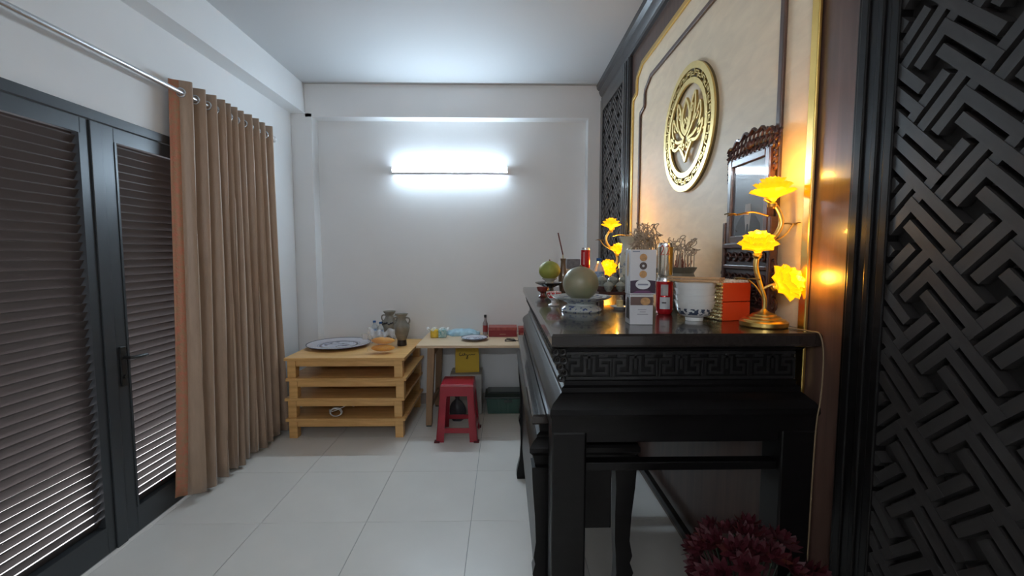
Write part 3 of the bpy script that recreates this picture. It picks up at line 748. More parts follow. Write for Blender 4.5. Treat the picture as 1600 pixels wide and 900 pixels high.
m = MB(); f = lambda a, z, d: ((.0292+d)*math.cos(a), (.0292+d)*math.sin(a), z)
for a0 in (-2.25, -1.55):
    m.strip([(a0-.22,.118),(a0+.0,.124),(a0+.2,.114),(a0+.05,.10),(a0-.2,.088),(a0+.22,.090)], .006, lambda a, z, d: f(a, z, d), 0, .0003)
# widths above mix angle and metres; keep the strokes as thin tubes instead
m = MB()
for a0 in (-2.35, -1.60):
    m.tube([f(a0+a, z, .0003) for a, z in ((-.22,.118),(0,.125),(.2,.116),(.05,.103),(-.2,.088),(.25,.090))], .0018, 5)
m.build('printed_numerals', REDP, c2, smooth=60)
wrap(c2, .0292, -2.9, -2.5, .01, .118, mat('gold_reflection', (.8,.45,.08), .3, metal=.6), 'gold_reflection') if False else None
wrap(c2, .0292, -1.35, -.75, .01, .118, mat('gold_reflection', (.85,.48,.08), .25, metal=.7), 'gold_reflection')  # lamp reflection on the can's right side, painted as a gold strip
# biscuit cartons
CW = mat('white_card', (.54,.54,.56), .35, coat=.2)
def disc(r, n=20): return [(r*math.cos(2*PI*k/n), r*math.sin(2*PI*k/n)) for k in range(n)]
bb = thing('biscuit_box', (.463,1.512,A0), 'white lower carton with biscuit picture, at the near altar edge', 'box', 'biscuit boxes', -.06)
BW = .038
MB().box(-BW, BW, -.030, .045, 0, .100).build('carton', CW, bb, bevel=.001)
fr = lambda a, z, d: (a, -.0302-d, z)
MB().prism([(-BW+.001,.066),(BW-.001,.066),(BW-.001,.094),(-BW+.001,.094)], fr, 0, .0003).build('printed_panel', mat('brown_print', (.12,.07,.06), .4), bb)
TAN = mat('biscuit_print', (.55,.30,.12), .5, vary=.4, vscale=90)
MB().prism([(a*1.25+.012, z+.079) for a, z in disc(.013)], fr, .0004, .0007).build('printed_biscuit', TAN, bb)
for z, x0, x1 in ((.050,-.012,.016),(.042,-.006,.014),(.034,-.014,.022)): MB().prism([(x0,z),(x1,z),(x1,z+.0025),(x0,z+.0025)], fr, 0, .0003).build('printed_line', mat('grey_ink', (.28,.28,.30), .5), bb)
sd = lambda a, z, d: (-BW-.0002-d, a, z)
MB().prism([(-.016,.018),(.026,.018),(.026,.080),(.018,.090),(-.008,.090),(-.016,.080)], sd, 0, .0003).build('printed_panel', mat('dark_window', (.06,.05,.05), .4), bb)
b2 = thing('biscuit_box', (.468,1.523,A0+.1012), 'tall white upper carton with three biscuits and purple band', 'box', 'biscuit boxes', -.05)
BW = .043; Hb = .150
MB().box(-BW, BW, -.034, .04, 0, Hb).build('carton', CW, b2, bevel=.001)
fr = lambda a, z, d: (a, -.0342-d, z)
PURP = mat('purple_print', (.045,.025,.045), .4)
MB().prism([(-BW+.001,.004),(BW-.001,.004),(BW-.001,.046),(.02,.048),(0,.049),(-.02,.048),(-BW+.001,.046)], fr, 0, .0003).build('printed_band', PURP, b2)
MB().prism([(-.034,.006),(-.02,.012),(0,.014),(.02,.012),(.034,.006),(.03,.005),(-.03,.005)], fr, .0003, .0005).build('printed_swoosh', mat('plum_print', (.14,.05,.13), .4), b2)
MB().prism([(a*1.5, z+.034) for a, z in disc(.0165)], fr, .0004, .0007).build('printed_oval', mat('oval_print', (.62,.64,.66), .4), b2)
MB().prism([(-.017,.031),(.017,.031),(.017,.036),(-.017,.036)], fr, .0008, .001).build('printed_word', mat('slate_ink', (.20,.22,.28), .5), b2)
CHOC = mat('choc_print', (.07,.05,.045), .5)
for z, mm in ((.068,TAN),(.096,CHOC),(.124,TAN)): MB().prism([(a, q+z) for a, q in disc(.0125)], fr, 0, .0004).build('printed_biscuit', mm, b2)
MB().prism([(a, q+.096) for a, q in disc(.004)], fr, .0005, .0007).build('printed_centre', CW, b2)
MB().prism([(-.036,.142),(-.012,.142),(-.012,.146),(-.036,.146)], fr, 0, .0003).build('printed_word', MATS['slate_ink'], b2)
sd = lambda a, z, d: (-BW-.0002-d, a, z)
MB().prism([(a*.8, z*2.3+.10) for a, z in disc(.018)], sd, 0, .0003).build('printed_biscuit', mat('wafer_print', (.50,.33,.16), .5), b2)
MB().prism([(a*.9-.005, z*1.6+.032) for a, z in disc(.018)], sd, 0, .0003).build('printed_oval', MATS['oval_print'], b2)
# melon on pedestal dish
DISH = ring_mat('dish_blue_white', [(0,(.40,.43,.42)),(.74,(.10,.13,.20)),(.78,(.42,.44,.43))], .125, ((.08,.11,.22), .5, .95), 60)
pd = lathe_thing('pedestal_dish', (.325,1.865,A0), [(.082,0),(.086,.006),(.080,.016),(.060,.026),(.058,.032),(.075,.040),(.105,.050),(.124,.060),(.126,.063),(.120,.062),(.09,.050),(.04,.043),(.004,.042)], DISH, 'grey white footed dish carrying the green melon', 'dish', seg=40)
ml = thing('melon', (.322,1.865,A0+.0425), 'round grey-green melon on the footed dish', 'fruit')
m = MB().sphere((0,0,.0715), .0745, 28, 18, (1,1,.96)); m.build('melon_body', mat('melon_skin', (.17,.19,.115), .38, dark=(.23,.20,.13), vscale=9, bump=.05, bscale=30, coat=.15), ml, smooth=60)
MB().lathe([(.009,0),(.006,.003),(.003,.008)], 10, (0,0,.1415)).build('melon_stem', mat('stem_brown', (.18,.13,.06), .7), ml, smooth=50)
# red white cups
CUPM = band_mat('red_white_cup', (.66,.62,.60), (.45,.03,.03), .036, .062, 90, .46)
cpf = [(.024,0),(.026,.004),(.014,.010),(.011,.022),(.016,.028),(.028,.036),(.034,.052),(.036,.064),(.034,.064),(.026,.04),(.004,.032)]
lathe_thing('offering_cup', (.232,2.06,A0), cpf, CUPM, 'red and white footed cup beside the melon dish', 'cup', 'footed offering cups')
lathe_thing('offering_cup', (.218,2.50,A0), [(a*.95,z*.85) for a,z in cpf], mat('maroon_glaze', (.16,.03,.025), .15, coat=.4), 'dark red footed cup in front of the fruit dish', 'cup', 'footed offering cups')
# far fruit on dish
lathe_thing('footed_dish', (.285,2.78,A0), [(.042,0),(.044,.006),(.026,.014),(.024,.030),(.05,.042),(.088,.058),(.09,.063),(.086,.061),(.04,.046),(.004,.042)], mat('dark_glaze', (.045,.042,.038), .2, coat=.3), 'dark footed dish at the far end of the altar', 'dish')
lathe_thing('pale_stand', (.285,2.78,A0+.0425), [(.030,0),(.032,.008),(.024,.018),(.028,.030),(.045,.042),(.047,.046),(.04,.044),(.004,.036)], mat('pale_glaze', (.50,.49,.42), .2, coat=.3), 'pale cup holding the yellow-green fruit', 'cup')
fr_ = thing('pomelo', (.285,2.78,A0+.079), 'yellow-green fruit on the dark dish at the far altar end', 'fruit')
MB().sphere((0,0,.058), .064, 22, 14, (1.05,1.05,.92)).build('fruit_body', mat('pomelo_skin', (.36,.33,.06), .5, dark=(.22,.26,.05), vscale=14, bump=.1, bscale=120), fr_, smooth=60)
MB().lathe([(.008,0),(.005,.004),(.003,.012)], 8, (0,0,.115)).build('fruit_stem', MATS['stem_brown'], fr_, smooth=50)
# brown vase, incense stick, carton
lathe_thing('brown_vase', (.385,2.90,A0), [(.022,0),(.025,.01),(.031,.06),(.030,.10),(.018,.15),(.015,.19),(.019,.21),(.016,.21),(.012,.17),(.004,.12)], mat('brown_glaze', (.13,.075,.04), .3, coat=.3), 'slender brown vase holding one incense stick', 'vase')
ic = thing('incense_stick', (.385,2.90,A0+.13), 'dark red incense stick leaning out of the brown vase', 'incense')
MB().tube([(.006,0,0),(-.002,0,.105)], .0035, 8).build('pale_end', mat('joss_pale', (.5,.42,.25), .7), ic, smooth=50)
MB().tube([(-.002,0,.1051),(-.034,0,.245)], .0042, 8).build('red_shaft', mat('joss_red', (.13,.03,.03), .6), ic, smooth=50)
ct = thing('small_carton', (.463,3.0,A0), 'grey and cream carton behind the melon', 'box')
MB().box(-.045, .045, -.03, .03, 0, .14).build('cream_half', mat('cream_card', (.62,.52,.33), .5), ct, bevel=.001)
MB().box(-.045, .045, -.03, .03, .1402, .205).build('grey_half', mat('grey_card', (.20,.20,.21), .5, vary=.5, vscale=40), ct, bevel=.001)
# red cans far
for k, nm in enumerate(('lower', 'upper')):
    c = can((.535,2.93,A0+k*.1405), .029, .14, RC, '%s red can of the pair stacked behind the melon' % nm, 'stacked red cans')
    wrap(c, .0293, -2.3, -1.9, .03, .11, mat('pink_print', (.62,.25,.25), .3), 'label_panel')
# water bottles
PET_ = mat('clear_bottle', (.78,.84,.88), .08, trans=.55, ior=1.2, spec=.6, alpha=.75)
BLUE = mat('blue_cap', (.02,.10,.30), .35); LAB = mat('blue_label', (.45,.55,.66), .35, dark=(.03,.12,.33), vscale=45)
def water_bottle(loc, label, group=None, capm=BLUE, labm=LAB):
    t = thing('water_bottle', loc, label, 'bottle', group)
    MB().lathe([(.026,0),(.031,.006),(.031,.055),(.029,.06),(.031,.066),(.032,.14),(.026,.165),(.013,.185),(.012,.198)], 24).build('bottle_body', PET_, t, smooth=35)
    MB().lathe([(.0325,.095),(.0325,.140)], 24, caps=False).build('label_sleeve', labm, t, smooth=35)
    MB().lathe([(.014,.1985),(.0145,.2),(.0145,.214),(.012,.216)], 18).build('cap', capm, t, smooth=35)
    return t
water_bottle((.535,2.51,A0), 'small water bottle with blue label and cap on the altar', 'water bottles')
# lidded cup set on stand
cs = thing('cup_stand', (.555,2.24,A0), 'dark wooden tiered stand holding lidded cups', 'stand')
MB().box(-.085, .085, -.04, .05, .035, .05).build('shelf', ROSE, cs, bevel=.002); MB().box(-.085, .085, .005, .05, .0505, .075).build('step', ROSE, cs, bevel=.002)
for x in (-.07,.07):
    for y in (-.03,.04): MB().box(x-.012, x+.012, y-.01, y+.01, 0, .0345).build('foot', ROSE, cs, bevel=.002)
CUPG = band_mat('celadon_cup', (.27,.29,.26), (.20,.22,.20), .01, .028, 120, .5)
def lid_cup(x, y, z, which):
    t = thing('lidded_cup', (.555+x, 2.24+y, A0+z), 'small grey lidded cup, %s on the cup stand' % which, 'cup', 'lidded cups on the stand')
    MB().lathe([(.012,0),(.013,.004),(.021,.012),(.025,.03),(.024,.031),(.018,.012),(.002,.008)], 22).build('cup', CUPG, t, smooth=40)
    MB().lathe([(.0265,.0312),(.025,.036),(.017,.045),(.006,.049),(.004,.052),(.006,.056),(.002,.059)], 22).build('lid', CUPG, t, smooth=40)
for k, x in enumerate((-.056,0,.056)): lid_cup(x, .027, .0755, 'back row, %s' % ('toward the doors','in the middle','toward the wall')[k])
for k, x in enumerate((-.03,.03)): lid_cup(x, -.014, .0505, 'front row, %s' % ('toward the doors','toward the wall')[k])
o = lathe_thing('saucer', (.505,1.93,A0), [(.022,0),(.024,.003),(.042,.010),(.043,.012),(.03,.008),(.003,.005)], PORC, 'small white saucer behind the biscuit boxes', 'saucer')
lathe_thing('candle_stub', (.505,1.93,A0+.0055), [(.013,0),(.014,.004),(.014,.03),(.012,.032),(.002,.031)], mat('cream_wax', (.66,.52,.25), .5), 'cream candle stub on the white saucer', 'candle')
# pale vase
lathe_thing('pale_vase', (.692,2.50,A0), [(.034,0),(.036,.01),(.030,.03),(.038,.09),(.046,.16),(.042,.22),(.030,.27),(.032,.30),(.048,.335),(.045,.335),(.028,.30),(.026,.27),(.01,.2)], band_mat('pale_vase_glaze', (.62,.58,.46), (.30,.33,.36), .05, .2, 40, .55), 'pale cream vase behind the biscuit boxes', 'vase')
# incense burners with coiled ash
ASH = mat('incense_ash', (.30,.24,.20), .9); STK = mat('joss_stick_red', (.28,.10,.07), .8)
def burner(loc, r, h, n, top, seed, label, lab2, mtl):
    random.seed(seed)
    t = thing('incense_burner', loc, label, 'incense burner', 'incense burners')
    MB().lathe([(r*.62,0),(r*.66,.012),(r*.5,.02),(r*.75,.035),(r,h*.42),(r*.98,h*.66),(r*.80,h*.84),(r*.98,h*.97),(r,h),(r*.92,h),(r*.75,h*.86),(.004,h*.84)], 30).build('bowl', mtl, t, smooth=40)
    MB().lathe([(r*.76,h*.861),(r*.4,h*.875),(.003,h*.88)], 20).build('ash_bed', ASH, t, smooth=40)
    js = thing('joss_sticks', (loc[0], loc[1], loc[2]+h*.87), lab2, 'incense', 'burnt joss stick bundles')
    m = MB()
    for k in range(n):
        a = random.uniform(0, 2*PI); rr = r*.6*math.sqrt(random.random()); x, y = rr*math.cos(a), rr*math.sin(a)
        hs = random.uniform(.04,.09); lx, ly = random.uniform(-.012,.012), random.uniform(-.012,.012)
        m.tube([(x,y,0),(x+lx,y+ly,hs)], .002, 5)
    m.build('red_stubs', STK, js, smooth=50)['kind'] = 'stuff'
    m = MB()
    for k in range(n):
        a = random.uniform(0, 2*PI); rr = r*.85*math.sqrt(random.random()); x, y = rr*math.cos(a), rr*math.sin(a)
        z0 = random.uniform(.05, top*.55); R = random.uniform(.012,.030); th = random.uniform(0, 2*PI); tilt = random.uniform(-1.2,1.2)
        ex = Vector((math.cos(th), math.sin(th), 0)); ez = Vector((-math.sin(th)*math.sin(tilt), math.cos(th)*math.sin(tilt), math.cos(tilt)))
        turns = random.uniform(.9,1.7); P = [Vector((x,y,0)), Vector((x,y,z0*.6))]
        c = Vector((x,y,z0))+ex*R
        for i in range(20):
            an = PI-2*PI*turns*i/19; q = c+ex*(R*math.cos(an))+ez*(R*math.sin(an))+Vector((0,0,(top-z0)*.55*i/19))
            P.append(q)
        m.tube(P, .0023, 5)
    m.build('ash_curls', mat('ash_curl', (.44,.35,.27), .9), js, smooth=50)['kind'] = 'stuff'
BRN = band_mat('burner_glaze', (.13,.12,.09), (.30,.28,.22), .03, .13, 60, .52, .3)
burner((.735,2.32,A0), .075, .165, 52, .30, 11, 'round glazed incense burner behind the biscuit boxes', 'dense tangle of curled burnt joss sticks behind biscuit boxes', BRN)
burner((.850,2.14,A0), .075, .175, 20, .20, 5, 'dark patterned incense burner behind the rice bowls', 'sparser curled joss sticks, nearer the portrait frame', BRN)

# ------------------------------------------------------------------ stacked low tables
PX0, PX1, PY0, PY1 = -1.812, -.822, 3.66, 4.50
tn = ['bottom', 'second lowest', 'second highest', 'top']
for k in range(4):
    z0 = k*.1705; dx = (0,-.008,.012,.0)[k]; dy = (0,.012,.0,.004)[k]
    t = thing('low_table', ((PX0+PX1)/2+dx, (PY0+PY1)/2+dy, z0), 'pine low table, %s of the stack of four' % tn[k], 'table', 'stacked low tables')
    hx, hy = (PX1-PX0)/2, (PY1-PY0)/2
    MB().box(-hx, hx, -hy, hy, .145, .170).build('table_top', PINE, t, bevel=.003)
    for s_ in (-1,1):
        MB().box(-hx+.055+.035, hx-.055-.035, s_*(hy-.03)-.011, s_*(hy-.03)+.011, .095, .1445).build('apron', PINE, t, bevel=.002)
        MB().box(s_*(hx-.05)-.011, s_*(hx-.05)+.011, -hy+.082, hy-.082, .095, .1445).build('apron', PINE, t, bevel=.002)
        for q in (-1,1): MB().box(s_*(hx-.055)-.034, s_*(hx-.055)+.034, q*(hy-.047)-.034, q*(hy-.047)+.034, 0, .1445).build('leg', PINE, t, bevel=.003)
P0 = 3*.1705+.1705
# big plate
BWP = ring_mat('big_plate_glaze', [(0,(.50,.52,.60)),(.53,(.015,.02,.08)),(.60,(.52,.52,.58)),(.64,(.03,.04,.12)),(.66,(.52,.50,.54)),(.955,(.05,.05,.11))], .285, ((.02,.03,.12), .08, .48), 20)
lathe_thing('large_plate', (-1.535,4.155,P0), [(.15,0),(.16,.006),(.20,.012),(.275,.024),(.286,.028),(.285,.031),(.26,.026),(.18,.014),(.05,.011),(.004,.011)], BWP, 'large blue and white plate on the low table stack', 'plate', seg=56)
# vases
VG = mat('vase_glaze', (.27,.255,.215), .22, coat=.3, vary=.25, vscale=20); VD = mat('vase_dark', (.035,.03,.035), .3, coat=.2, vary=.5, vscale=40)
def vase(loc, label, relief=True):
    t = thing('handled_vase', loc, label, 'vase', 'grey handled vases')
    MB().lathe([(.042,.0),(.045,.006),(.042,.055)], 28).build('foot_band', VD, t, smooth=40)
    MB().lathe([(.042,.0552),(.062,.11),(.075,.165),(.072,.195),(.050,.222),(.038,.245),(.040,.27),(.060,.296),(.062,.300),(.056,.299),(.034,.262),(.03,.24)], 28).build('vase_body', VG, t, smooth=40)
    for s_ in (-1,1): MB().tube(smooth_pts([(s_*.040,0,.262),(s_*.068,0,.258),(s_*.076,0,.232),(s_*.066,0,.205),(s_*.072,0,.188)], 5), .007, 8).build('handle', VG, t, smooth=60)
    if relief:
        m = MB()
        for k in range(22):
            a = 2*PI*k/22; m.sphere((.073*math.cos(a), .073*math.sin(a), .188+.008*math.sin(k*2.1)), .013, 8, 6, (1,1,.7))
        m.build('dark_relief', VD, t, smooth=60)
vase((-.955,4.17,P0), 'grey handled vase nearer the desk', False)
vase((-1.115,4.36,P0), 'grey handled vase with dark relief collar, behind the bread bag', True)
for k, (x, y) in enumerate(((-1.245,4.30),(-1.165,4.22))):
    water_bottle((x,y,P0), ('clear water bottle with blue cap, nearer the large plate','clear water bottle with blue cap, right behind the bread bag')[k], 'water bottles')
# bread in plastic bag
BRD = mat('bread_crust', (.85,.40,.035), .5, dark=(.70,.26,.02), vscale=18, bump=.1, bscale=30)
bz = P0+.012
def bread(c, rz, L, label):
    m = MB(); prof = []
    for i in range(13):
        u = i/12; prof.append((.036*max(.02, math.sin(PI*u))**.45, -L/2+L*u))
    m.lathe(prof, 18, rot=Matrix.Rotation(PI/2, 3, 'Y'), sx=.85); o = m.build('bread_roll', BRD, None, smooth=60, loc=c); o.rotation_euler = (0,0,rz)
    return tag(o, label, 'bread', 'bread rolls in the bag')
bread((-1.045,3.845,bz+.033), .05, .20, 'lower golden bread roll inside the clear bag')
bread((-1.045,3.855,bz+.095), .02, .20, 'upper golden bread roll inside the clear bag')
bag = thing('bread_bag', (-1.05,3.85,P0), 'clear plastic bag holding two golden bread rolls', 'bag')
random.seed(5); rows = []
for j in range(11):
    z = .013+.14*j/10; u = j/10; row = []
    for k in range(33):
        a = 2*PI*k/32; rx = (.135-.02*u)*(1-.1*(u>.9)); ry = (.062+.004*math.sin(3*u))*(1-.75*max(0,u-.6)/.4)
        wob = 1+.05*math.sin(5*a+j*1.1)+.04*math.sin(9*a-j*.7)
        row.append((rx*math.cos(a)*wob, ry*math.sin(a)*wob, z+.008*math.sin(a*4+j)))
    rows.append(row)
FILM = film_mat('clear_film', (.88,.86,.86), .10)
MB().grid(rows).build('film', FILM, bag, smooth=80)
m = MB()
rows = []
for j in range(4):
    rows.append([(-.13+.235*k/20, .012*math.sin(k*1.3+j)+.008*j, .142+.012*math.sin(k*.9)+.014*j+.03*abs(k-10)/10*(j/3)) for k in range(21)])
m.grid(rows).build('gathered_neck', film_mat('film_fold', (.85,.83,.83), .38), bag, smooth=80, solid=.001)
rows = []
for j in range(4): rows.append([(-.145+.02*math.cos(k*.6)*(1+j*.2), -.01+.015*math.sin(k*.6), .12+.016*j) for k in range(12)])
MB().grid(rows).build('bag_knot', MATS['film_fold'], bag, smooth=80)
# cable coil hanging at the stack front
m = MB(); cz = .1705+.0035
P = [(-1.47,3.72,cz+.055),(-1.455,3.69,cz+.03)]
for i in range(40):
    a = i*.5; P.append((-1.405+.05*math.cos(a+2.5)*(1-.004*i), 3.70+.010*math.sin(a*.37)-.012, cz+.042+.038*math.sin(a+2.5)*(1-.006*i)))
P += [(-1.36,3.70,cz+.075),(-1.32,3.73,cz+.09),(-1.29,3.80,cz+.05)]
tag(m.tube(smooth_pts(P, 2), .0035, 6).build('cable', mat('white_cable', (.66,.65,.62), .5), smooth=60), 'white cable coil lying between the lower low tables', 'cable')

# ------------------------------------------------------------------ desk and its things
dk = thing('desk', (-.1,4.19,0), 'pale wood-topped desk against the back wall', 'desk')
DX0, DX1, DYa, DYb, DZt = -.765, .70, 3.87, 4.525, .74
MB().box(DX0, DX1, DYa, DYb, DZt-.024, DZt).build('desk_top', DESKTOP, dk, world=True, bevel=.003)
for x, sx in ((-.64,-1),(.60,1)):
    for y in (3.93, 4.46):
        m = MB(); a, bq = .032, .026
        xt, xb = x, x+sx*.03
        m.add([(xb-bq,y-bq,.012),(xb+bq,y-bq,.012),(xb+bq,y+bq,.012),(xb-bq,y+bq,.012),(xt-a,y-a,DZt-.0245),(xt+a,y-a,DZt-.0245),(xt+a,y+a,DZt-.0245),(xt-a,y+a,DZt-.0245)], [(3,2,1,0),(4,5,6,7),(0,1,5,4),(1,2,6,5),(2,3,7,6),(3,0,4,7)])
        m.build('leg', DESKLEG, dk, world=True, bevel=.003)
        MB().box(xb-.022, xb+.022, y-.022, y+.022, 0, .0118).build('foot_pad', BPLAST, dk, world=True)
    MB().box(x-.012, x+.012, 3.964, 4.426, .62, .70).build('side_rail', DESKLEG, dk, world=True, bevel=.002)
    MB().box(x+sx*.018-.012, x+sx*.018+.012, 3.96, 4.43, .15, .20).build('side_rail', DESKLEG, dk, world=True, bevel=.002)
D0 = DZt+.0006
tp = thing('tissue_pack', (-.625,4.27,D0), 'yellow and teal tissue pack in clear film on the desk', 'tissue pack', None, .05)
MB().box(-.075, .0, -.045, .045, 0, .075).build('yellow_half', mat('yellow_wrap', (.82,.56,.05), .35, vary=.25, vscale=40), tp, bevel=.008)
MB().box(.0005, .075, -.045, .045, 0, .078).build('teal_half', mat('teal_wrap', (.60,.70,.68), .35, dark=(.06,.33,.38), vscale=40), tp, bevel=.008)
rows = []
for j in range(5): rows.append([(-.105+.2*k/16, (-.05+.025*j), .078+.014*math.sin(k*1.1+j*.8)+.012*math.sin(j*1.5)) for k in range(17)])
MB().grid(rows).build('film', film_mat('film_fold2', (.85,.88,.86), .5), tp, smooth=80)
random.seed(9)
m = MB(); rows = []
for j in range(15):
    row = []
    for k in range(32):
        a = 2*PI*k/32; u = j/14; r = math.cos(u*PI/2)**.5 if u < 1 else 0
        row.append(((.165+.02*math.sin(3*a))*r*math.cos(a), (.085+.012*math.sin(5*a))*r*math.sin(a), (.062*u+.016*math.sin(6*a+3*u)*u*(1-u)*3+.010*math.sin(11*a-5*u)*u*(1-u)*3)))
    row.append(row[0]); rows.append(row)
o = m.grid(rows).build('plastic_bag', mat('blue_plastic_bag', (.42,.60,.68), .3, dark=(.30,.48,.58), vscale=25, bump=.6, bscale=18), smooth=80, loc=(-.405,4.385,D0))
tag(o, 'crumpled light blue plastic bag on the desk', 'bag')
SP = ring_mat('small_plate_glaze', [(0,(.58,.60,.66)),(.58,(.02,.03,.12)),(.66,(.58,.59,.64)),(.92,(.04,.05,.13))], .125, ((.02,.03,.12), .12, .52), 34)
lathe_thing('small_plate', (-.272,4.13,D0), [(.06,0),(.066,.005),(.09,.012),(.122,.022),(.125,.026),(.12,.026),(.085,.014),(.004,.010)], SP, 'small blue and white plate on the desk', 'plate', seg=40)
sb = thing('sauce_bottle', (-.183,4.40,D0), 'slim dark sauce bottle with red label on the desk', 'bottle')
MB().lathe([(.022,0),(.025,.004),(.025,.11),(.012,.145),(.0105,.17)], 20).build('bottle_body', mat('sauce_glass', (.30,.24,.24), .1, coat=.3), sb, smooth=35)
MB().lathe([(.0256,.03),(.0256,.095)], 20, caps=False).build('label_sleeve', mat('red_label', (.30,.035,.035), .4), sb, smooth=35)
MB().lathe([(.0125,.1705),(.013,.172),(.013,.196),(.011,.198)], 16).build('cap', BPLAST, sb, smooth=35)
def red_box(x0, x1, y0, y1, h, label):
    t = thing('red_box', ((x0+x1)/2, (y0+y1)/2, D0), label, 'box', 'red boxes on the desk'); hx, hy = (x1-x0)/2, (y1-y0)/2
    MB().box(-hx, hx, -hy, hy, 0, h*.68).build('box_body', mat('maroon_card', (.26,.022,.030), .35), t, bevel=.002)
    MB().box(-hx-.003, hx+.003, -hy-.003, hy+.003, h*.682, h).build('lid', mat('maroon_lid', (.40,.09,.07), .35, dark=(.26,.03,.03), vscale=30), t, bevel=.002)
    MB().box(-.03, .03, -hy-.0006, -hy-.0001, h*.22, h*.32).build('printed_line', mat('faded_gold_ink', (.42,.18,.12), .5), t)
red_box(-.145, .125, 4.27, 4.44, .092, 'long red box on the desk beside the sauce bottle')
red_box(.145, .235, 4.30, 4.42, .085, 'small red box on the desk against the altar side')
P = [(.06+.045*math.cos(a)*(1+.15*math.sin(2.3*a)), 4.03+.035*math.sin(a)+.004*a, D0+.0035+.001*math.sin(3*a)+.0006*a) for a in [i*.35 for i in range(44)]]+[(.16,4.02,D0+.004),(.22,4.06,D0+.003)]
tag(MB().tube(P, .003, 6).build('black_cable', BPLAST, smooth=60), 'black cable coil on the desk near the altar', 'cable')

# red stool
st = thing('plastic_stool', (-.385,3.735,0), 'red plastic stool in front of the desk', 'stool')
def stool_part(side):
    """one tapered side frame: two leg halves joined by top band and lower brace"""
    m = MB(); hb, ht, H_ = .170, .135, .44
    def f(a, z, d):
        k = hb+(ht-hb)*z/H_; y = -(k+d-.0)
        p = Vector((a*k, y, z)); return tuple(Matrix.Rotation(side*PI/2, 3, 'Z')@p)
    for s_ in (-1,1):
        m.prism([(s_*1.0,0),(s_*.62,0),(s_*.60,.40),(s_*1.0,.40)] if s_>0 else [(s_*.62,0),(s_*1.0,0),(s_*1.0,.40),(s_*.60,.40)], f, -.008, 0)
    m.prism([(-1,.375),(1,.375),(1,.452),(-1,.452)], f, -.008, .0006)
    m.prism([(-.63,.075),(.63,.075),(.63,.115),(-.63,.115)], f, -.008, -.001)
    return m
names = ('front_frame','side_frame','back_frame','side_frame')
for q in range(4): stool_part(q).build(names[q], REDPL, st)
m = MB().rect_sweep(-.1345, .1345, -.1345, .1345, [(.0,.4525),(-.002,.456),(.0,.464),(.008,.470),(.03,.470)]); m.build('seat', REDPL, st, smooth=40)
for x in (-.13,.13):
    for y in (-.13,.13): MB().box(x*1.24-.022, x*1.24+.022, y*1.24-.022, y*1.24+.022, 0, .012).build('rubber_foot', mat('dark_red_foot', (.10,.008,.012), .5), st)

# under the desk
wb = thing('cardboard_box', (-.365,4.35,0), 'pale grey carton standing under the desk', 'box')
MB().box(-.15, .15, -.13, .13, 0, .385).build('carton', mat('pale_card', (.50,.49,.47), .6), wb, bevel=.003)
for s_ in (-1,1): MB().add([(-.15,s_*.13,.3855),(.15,s_*.13,.3855),(.15,s_*.005,.394),(-.15,s_*.005,.394)], [(0,1,2,3)]).build('flap', MATS['pale_card'], wb, solid=.003)
yb = thing('yellow_bag', (-.36,4.33,.3965), 'yellow paper bag with black script on the carton under desk', 'bag', None, .12)
YEL = mat('yellow_paper', (.72,.47,.045), .55)
MB().rect_sweep(-.115, .115, -.07, .07, [(0,0),(.002,.16),(.006,.235)]).build('bag_body', YEL, yb)
for s_ in (-1,1): MB().tube(smooth_pts([(-.04,s_*.064,.232),(-.03,s_*.066,.258),(.03,s_*.066,.258),(.04,s_*.064,.232)], 5), .003, 6).build('handle', YEL, yb, smooth=60)
m = MB()
P = [(-.06,.175),(-.075,.165),(-.07,.145),(-.05,.15),(-.04,.165),(-.045,.15),(-.03,.148),(-.025,.17),(-.02,.15),(-.005,.155),(.0,.145),(.005,.12),(-.01,.115),(.0,.135),(.02,.155),(.03,.148),(.045,.158),(.055,.15),(.075,.158)]
m.tube([(a,-.0705+.003*(z/.2), z+.02) for a, z in s2(P, 4)], .0028, 5); m.build('script_lettering', DARKP, yb, smooth=60)
sk = thing('dark_sack', (-.43,4.07,0), 'dark grey tied bag on the floor behind the stool', 'bag')
m = MB(); rows = []
for j in range(12):
    u = j/11; z = .205*u; r = (.075*math.sin(PI*min(1,.18+u*.78))**.6)*(1 if u < .8 else 1-.5*(u-.8)/.2)
    rows.append([(r*(1+.07*math.sin(5*a+j*.4))*math.cos(a), r*.8*(1+.07*math.sin(5*a+j*.4))*math.sin(a), z) for a in [2*PI*k/24 for k in range(25)]])
m.grid(rows); m.add([rows[0][k] for k in range(24)], [tuple(reversed(range(24)))]); m.build('sack_body', mat('dark_plastic_film', (.045,.047,.055), .35, bump=.4, bscale=25), sk, smooth=70)
MB().lathe([(.025,.19),(.018,.205),(.03,.235),(.004,.228)], 12).build('tied_neck', MATS['dark_plastic_film'], sk, smooth=50)
gc = thing('green_crate', (.04,4.33,0), 'low dark green plastic crate under the desk', 'crate')
GRN = mat('green_plastic', (.030,.085,.065), .3, spec=.5, coat=.2)
MB().rect_sweep(-.215, .215, -.13, .13, [(.025,0),(.02,.012),(.006,.15),(.0,.155)]).build('crate_body', GRN, gc)
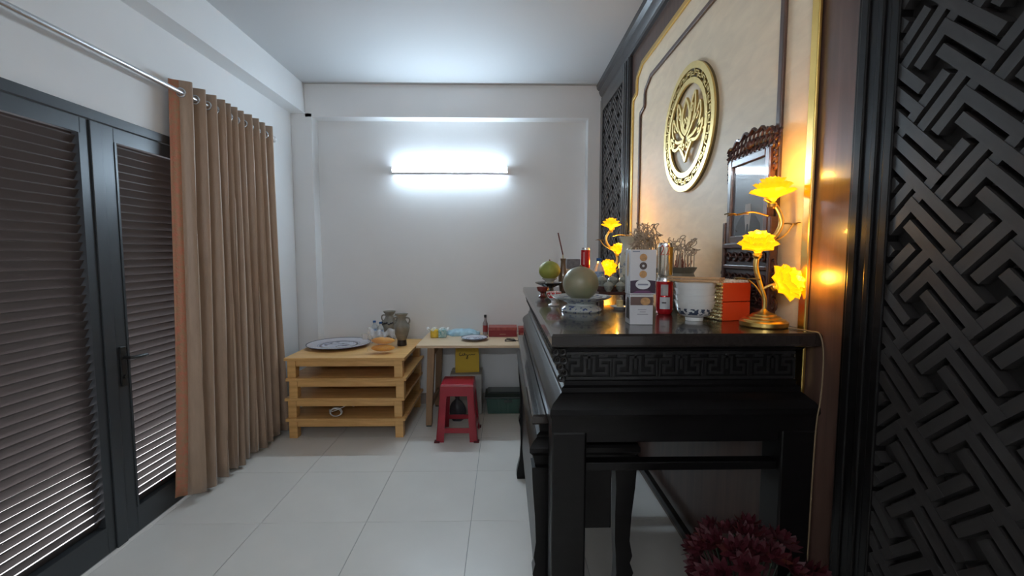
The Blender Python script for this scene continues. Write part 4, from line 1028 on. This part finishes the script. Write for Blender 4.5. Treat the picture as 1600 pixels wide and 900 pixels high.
MB().rect_sweep(-.225, .225, -.14, .14, [(.0,.1555),(.0,.172),(.012,.178),(.03,.198),(.06,.206)]).build('lid', mat('dark_green_lid', (.018,.035,.032), .3, coat=.2), gc, bevel=.003)
for x in (-.09,.0,.09): MB().box(x-.006, x+.006, -.1345, -.119, .02, .148).build('rib', GRN, gc)
MB().box(-.04, .04, -.1415, -.133, .118, .142).build('clasp', MATS['dark_green_lid'], gc, bevel=.002)

# ------------------------------------------------------------------ flowers at the near end of the altar
fv = thing('flower_vase', (.63,1.08,0), 'floor vase of dark red flowers before the altar end', 'flowers')
MB().lathe([(.07,0),(.075,.01),(.06,.05),(.09,.2),(.095,.32),(.06,.44),(.045,.5),(.065,.54),(.06,.54),(.04,.5),(.01,.3)], 26).build('vase', mat('black_glaze', (.012,.010,.010), .25, coat=.3), fv, smooth=40)
FRED = mat('red_petals', (.040,.001,.005), .6); FGRN = mat('flower_leaf', (.006,.014,.005), .5)
def bloom_mesh():
    m = MB(); random.seed(2)
    for n, el, sc in ((9,.2,1.0),(8,.7,.9),(7,1.15,.75)):
        for k in range(n):
            R = Euler((0,-el,2*PI*k/n+el)).to_matrix(); L, W = .042*sc, .020*sc
            rows = [[tuple(R@Vector((L*t, s_*W*math.sin(PI*min(1,t*.85+.12)), .3*L*t*t))) for s_ in (-.5,.0,.5)] for t in (0,.35,.7,1)]
            m.grid(rows)
    me = m.mesh('bloom', 80); me.materials.append(FRED); return me
BM = bloom_mesh(); random.seed(21)
for k in range(52):
    a = random.uniform(0,2*PI); u = random.random(); ph = math.acos(1-1.5*u); r = .135+.03*random.random()
    d = Vector((math.sin(ph)*math.cos(a), math.sin(ph)*math.sin(a), math.cos(ph)*.85))
    p = Vector((0,0,.68))+d*r
    o = link_mesh('bloom', BM, fv, p, d.to_track_quat('Z','Y').to_euler())
    MB().tube(smooth_pts([(0,0,.50),(d.x*.03,d.y*.03,.56),tuple(p)], 3), .0025, 5).build('stem', FGRN, fv, smooth=50)
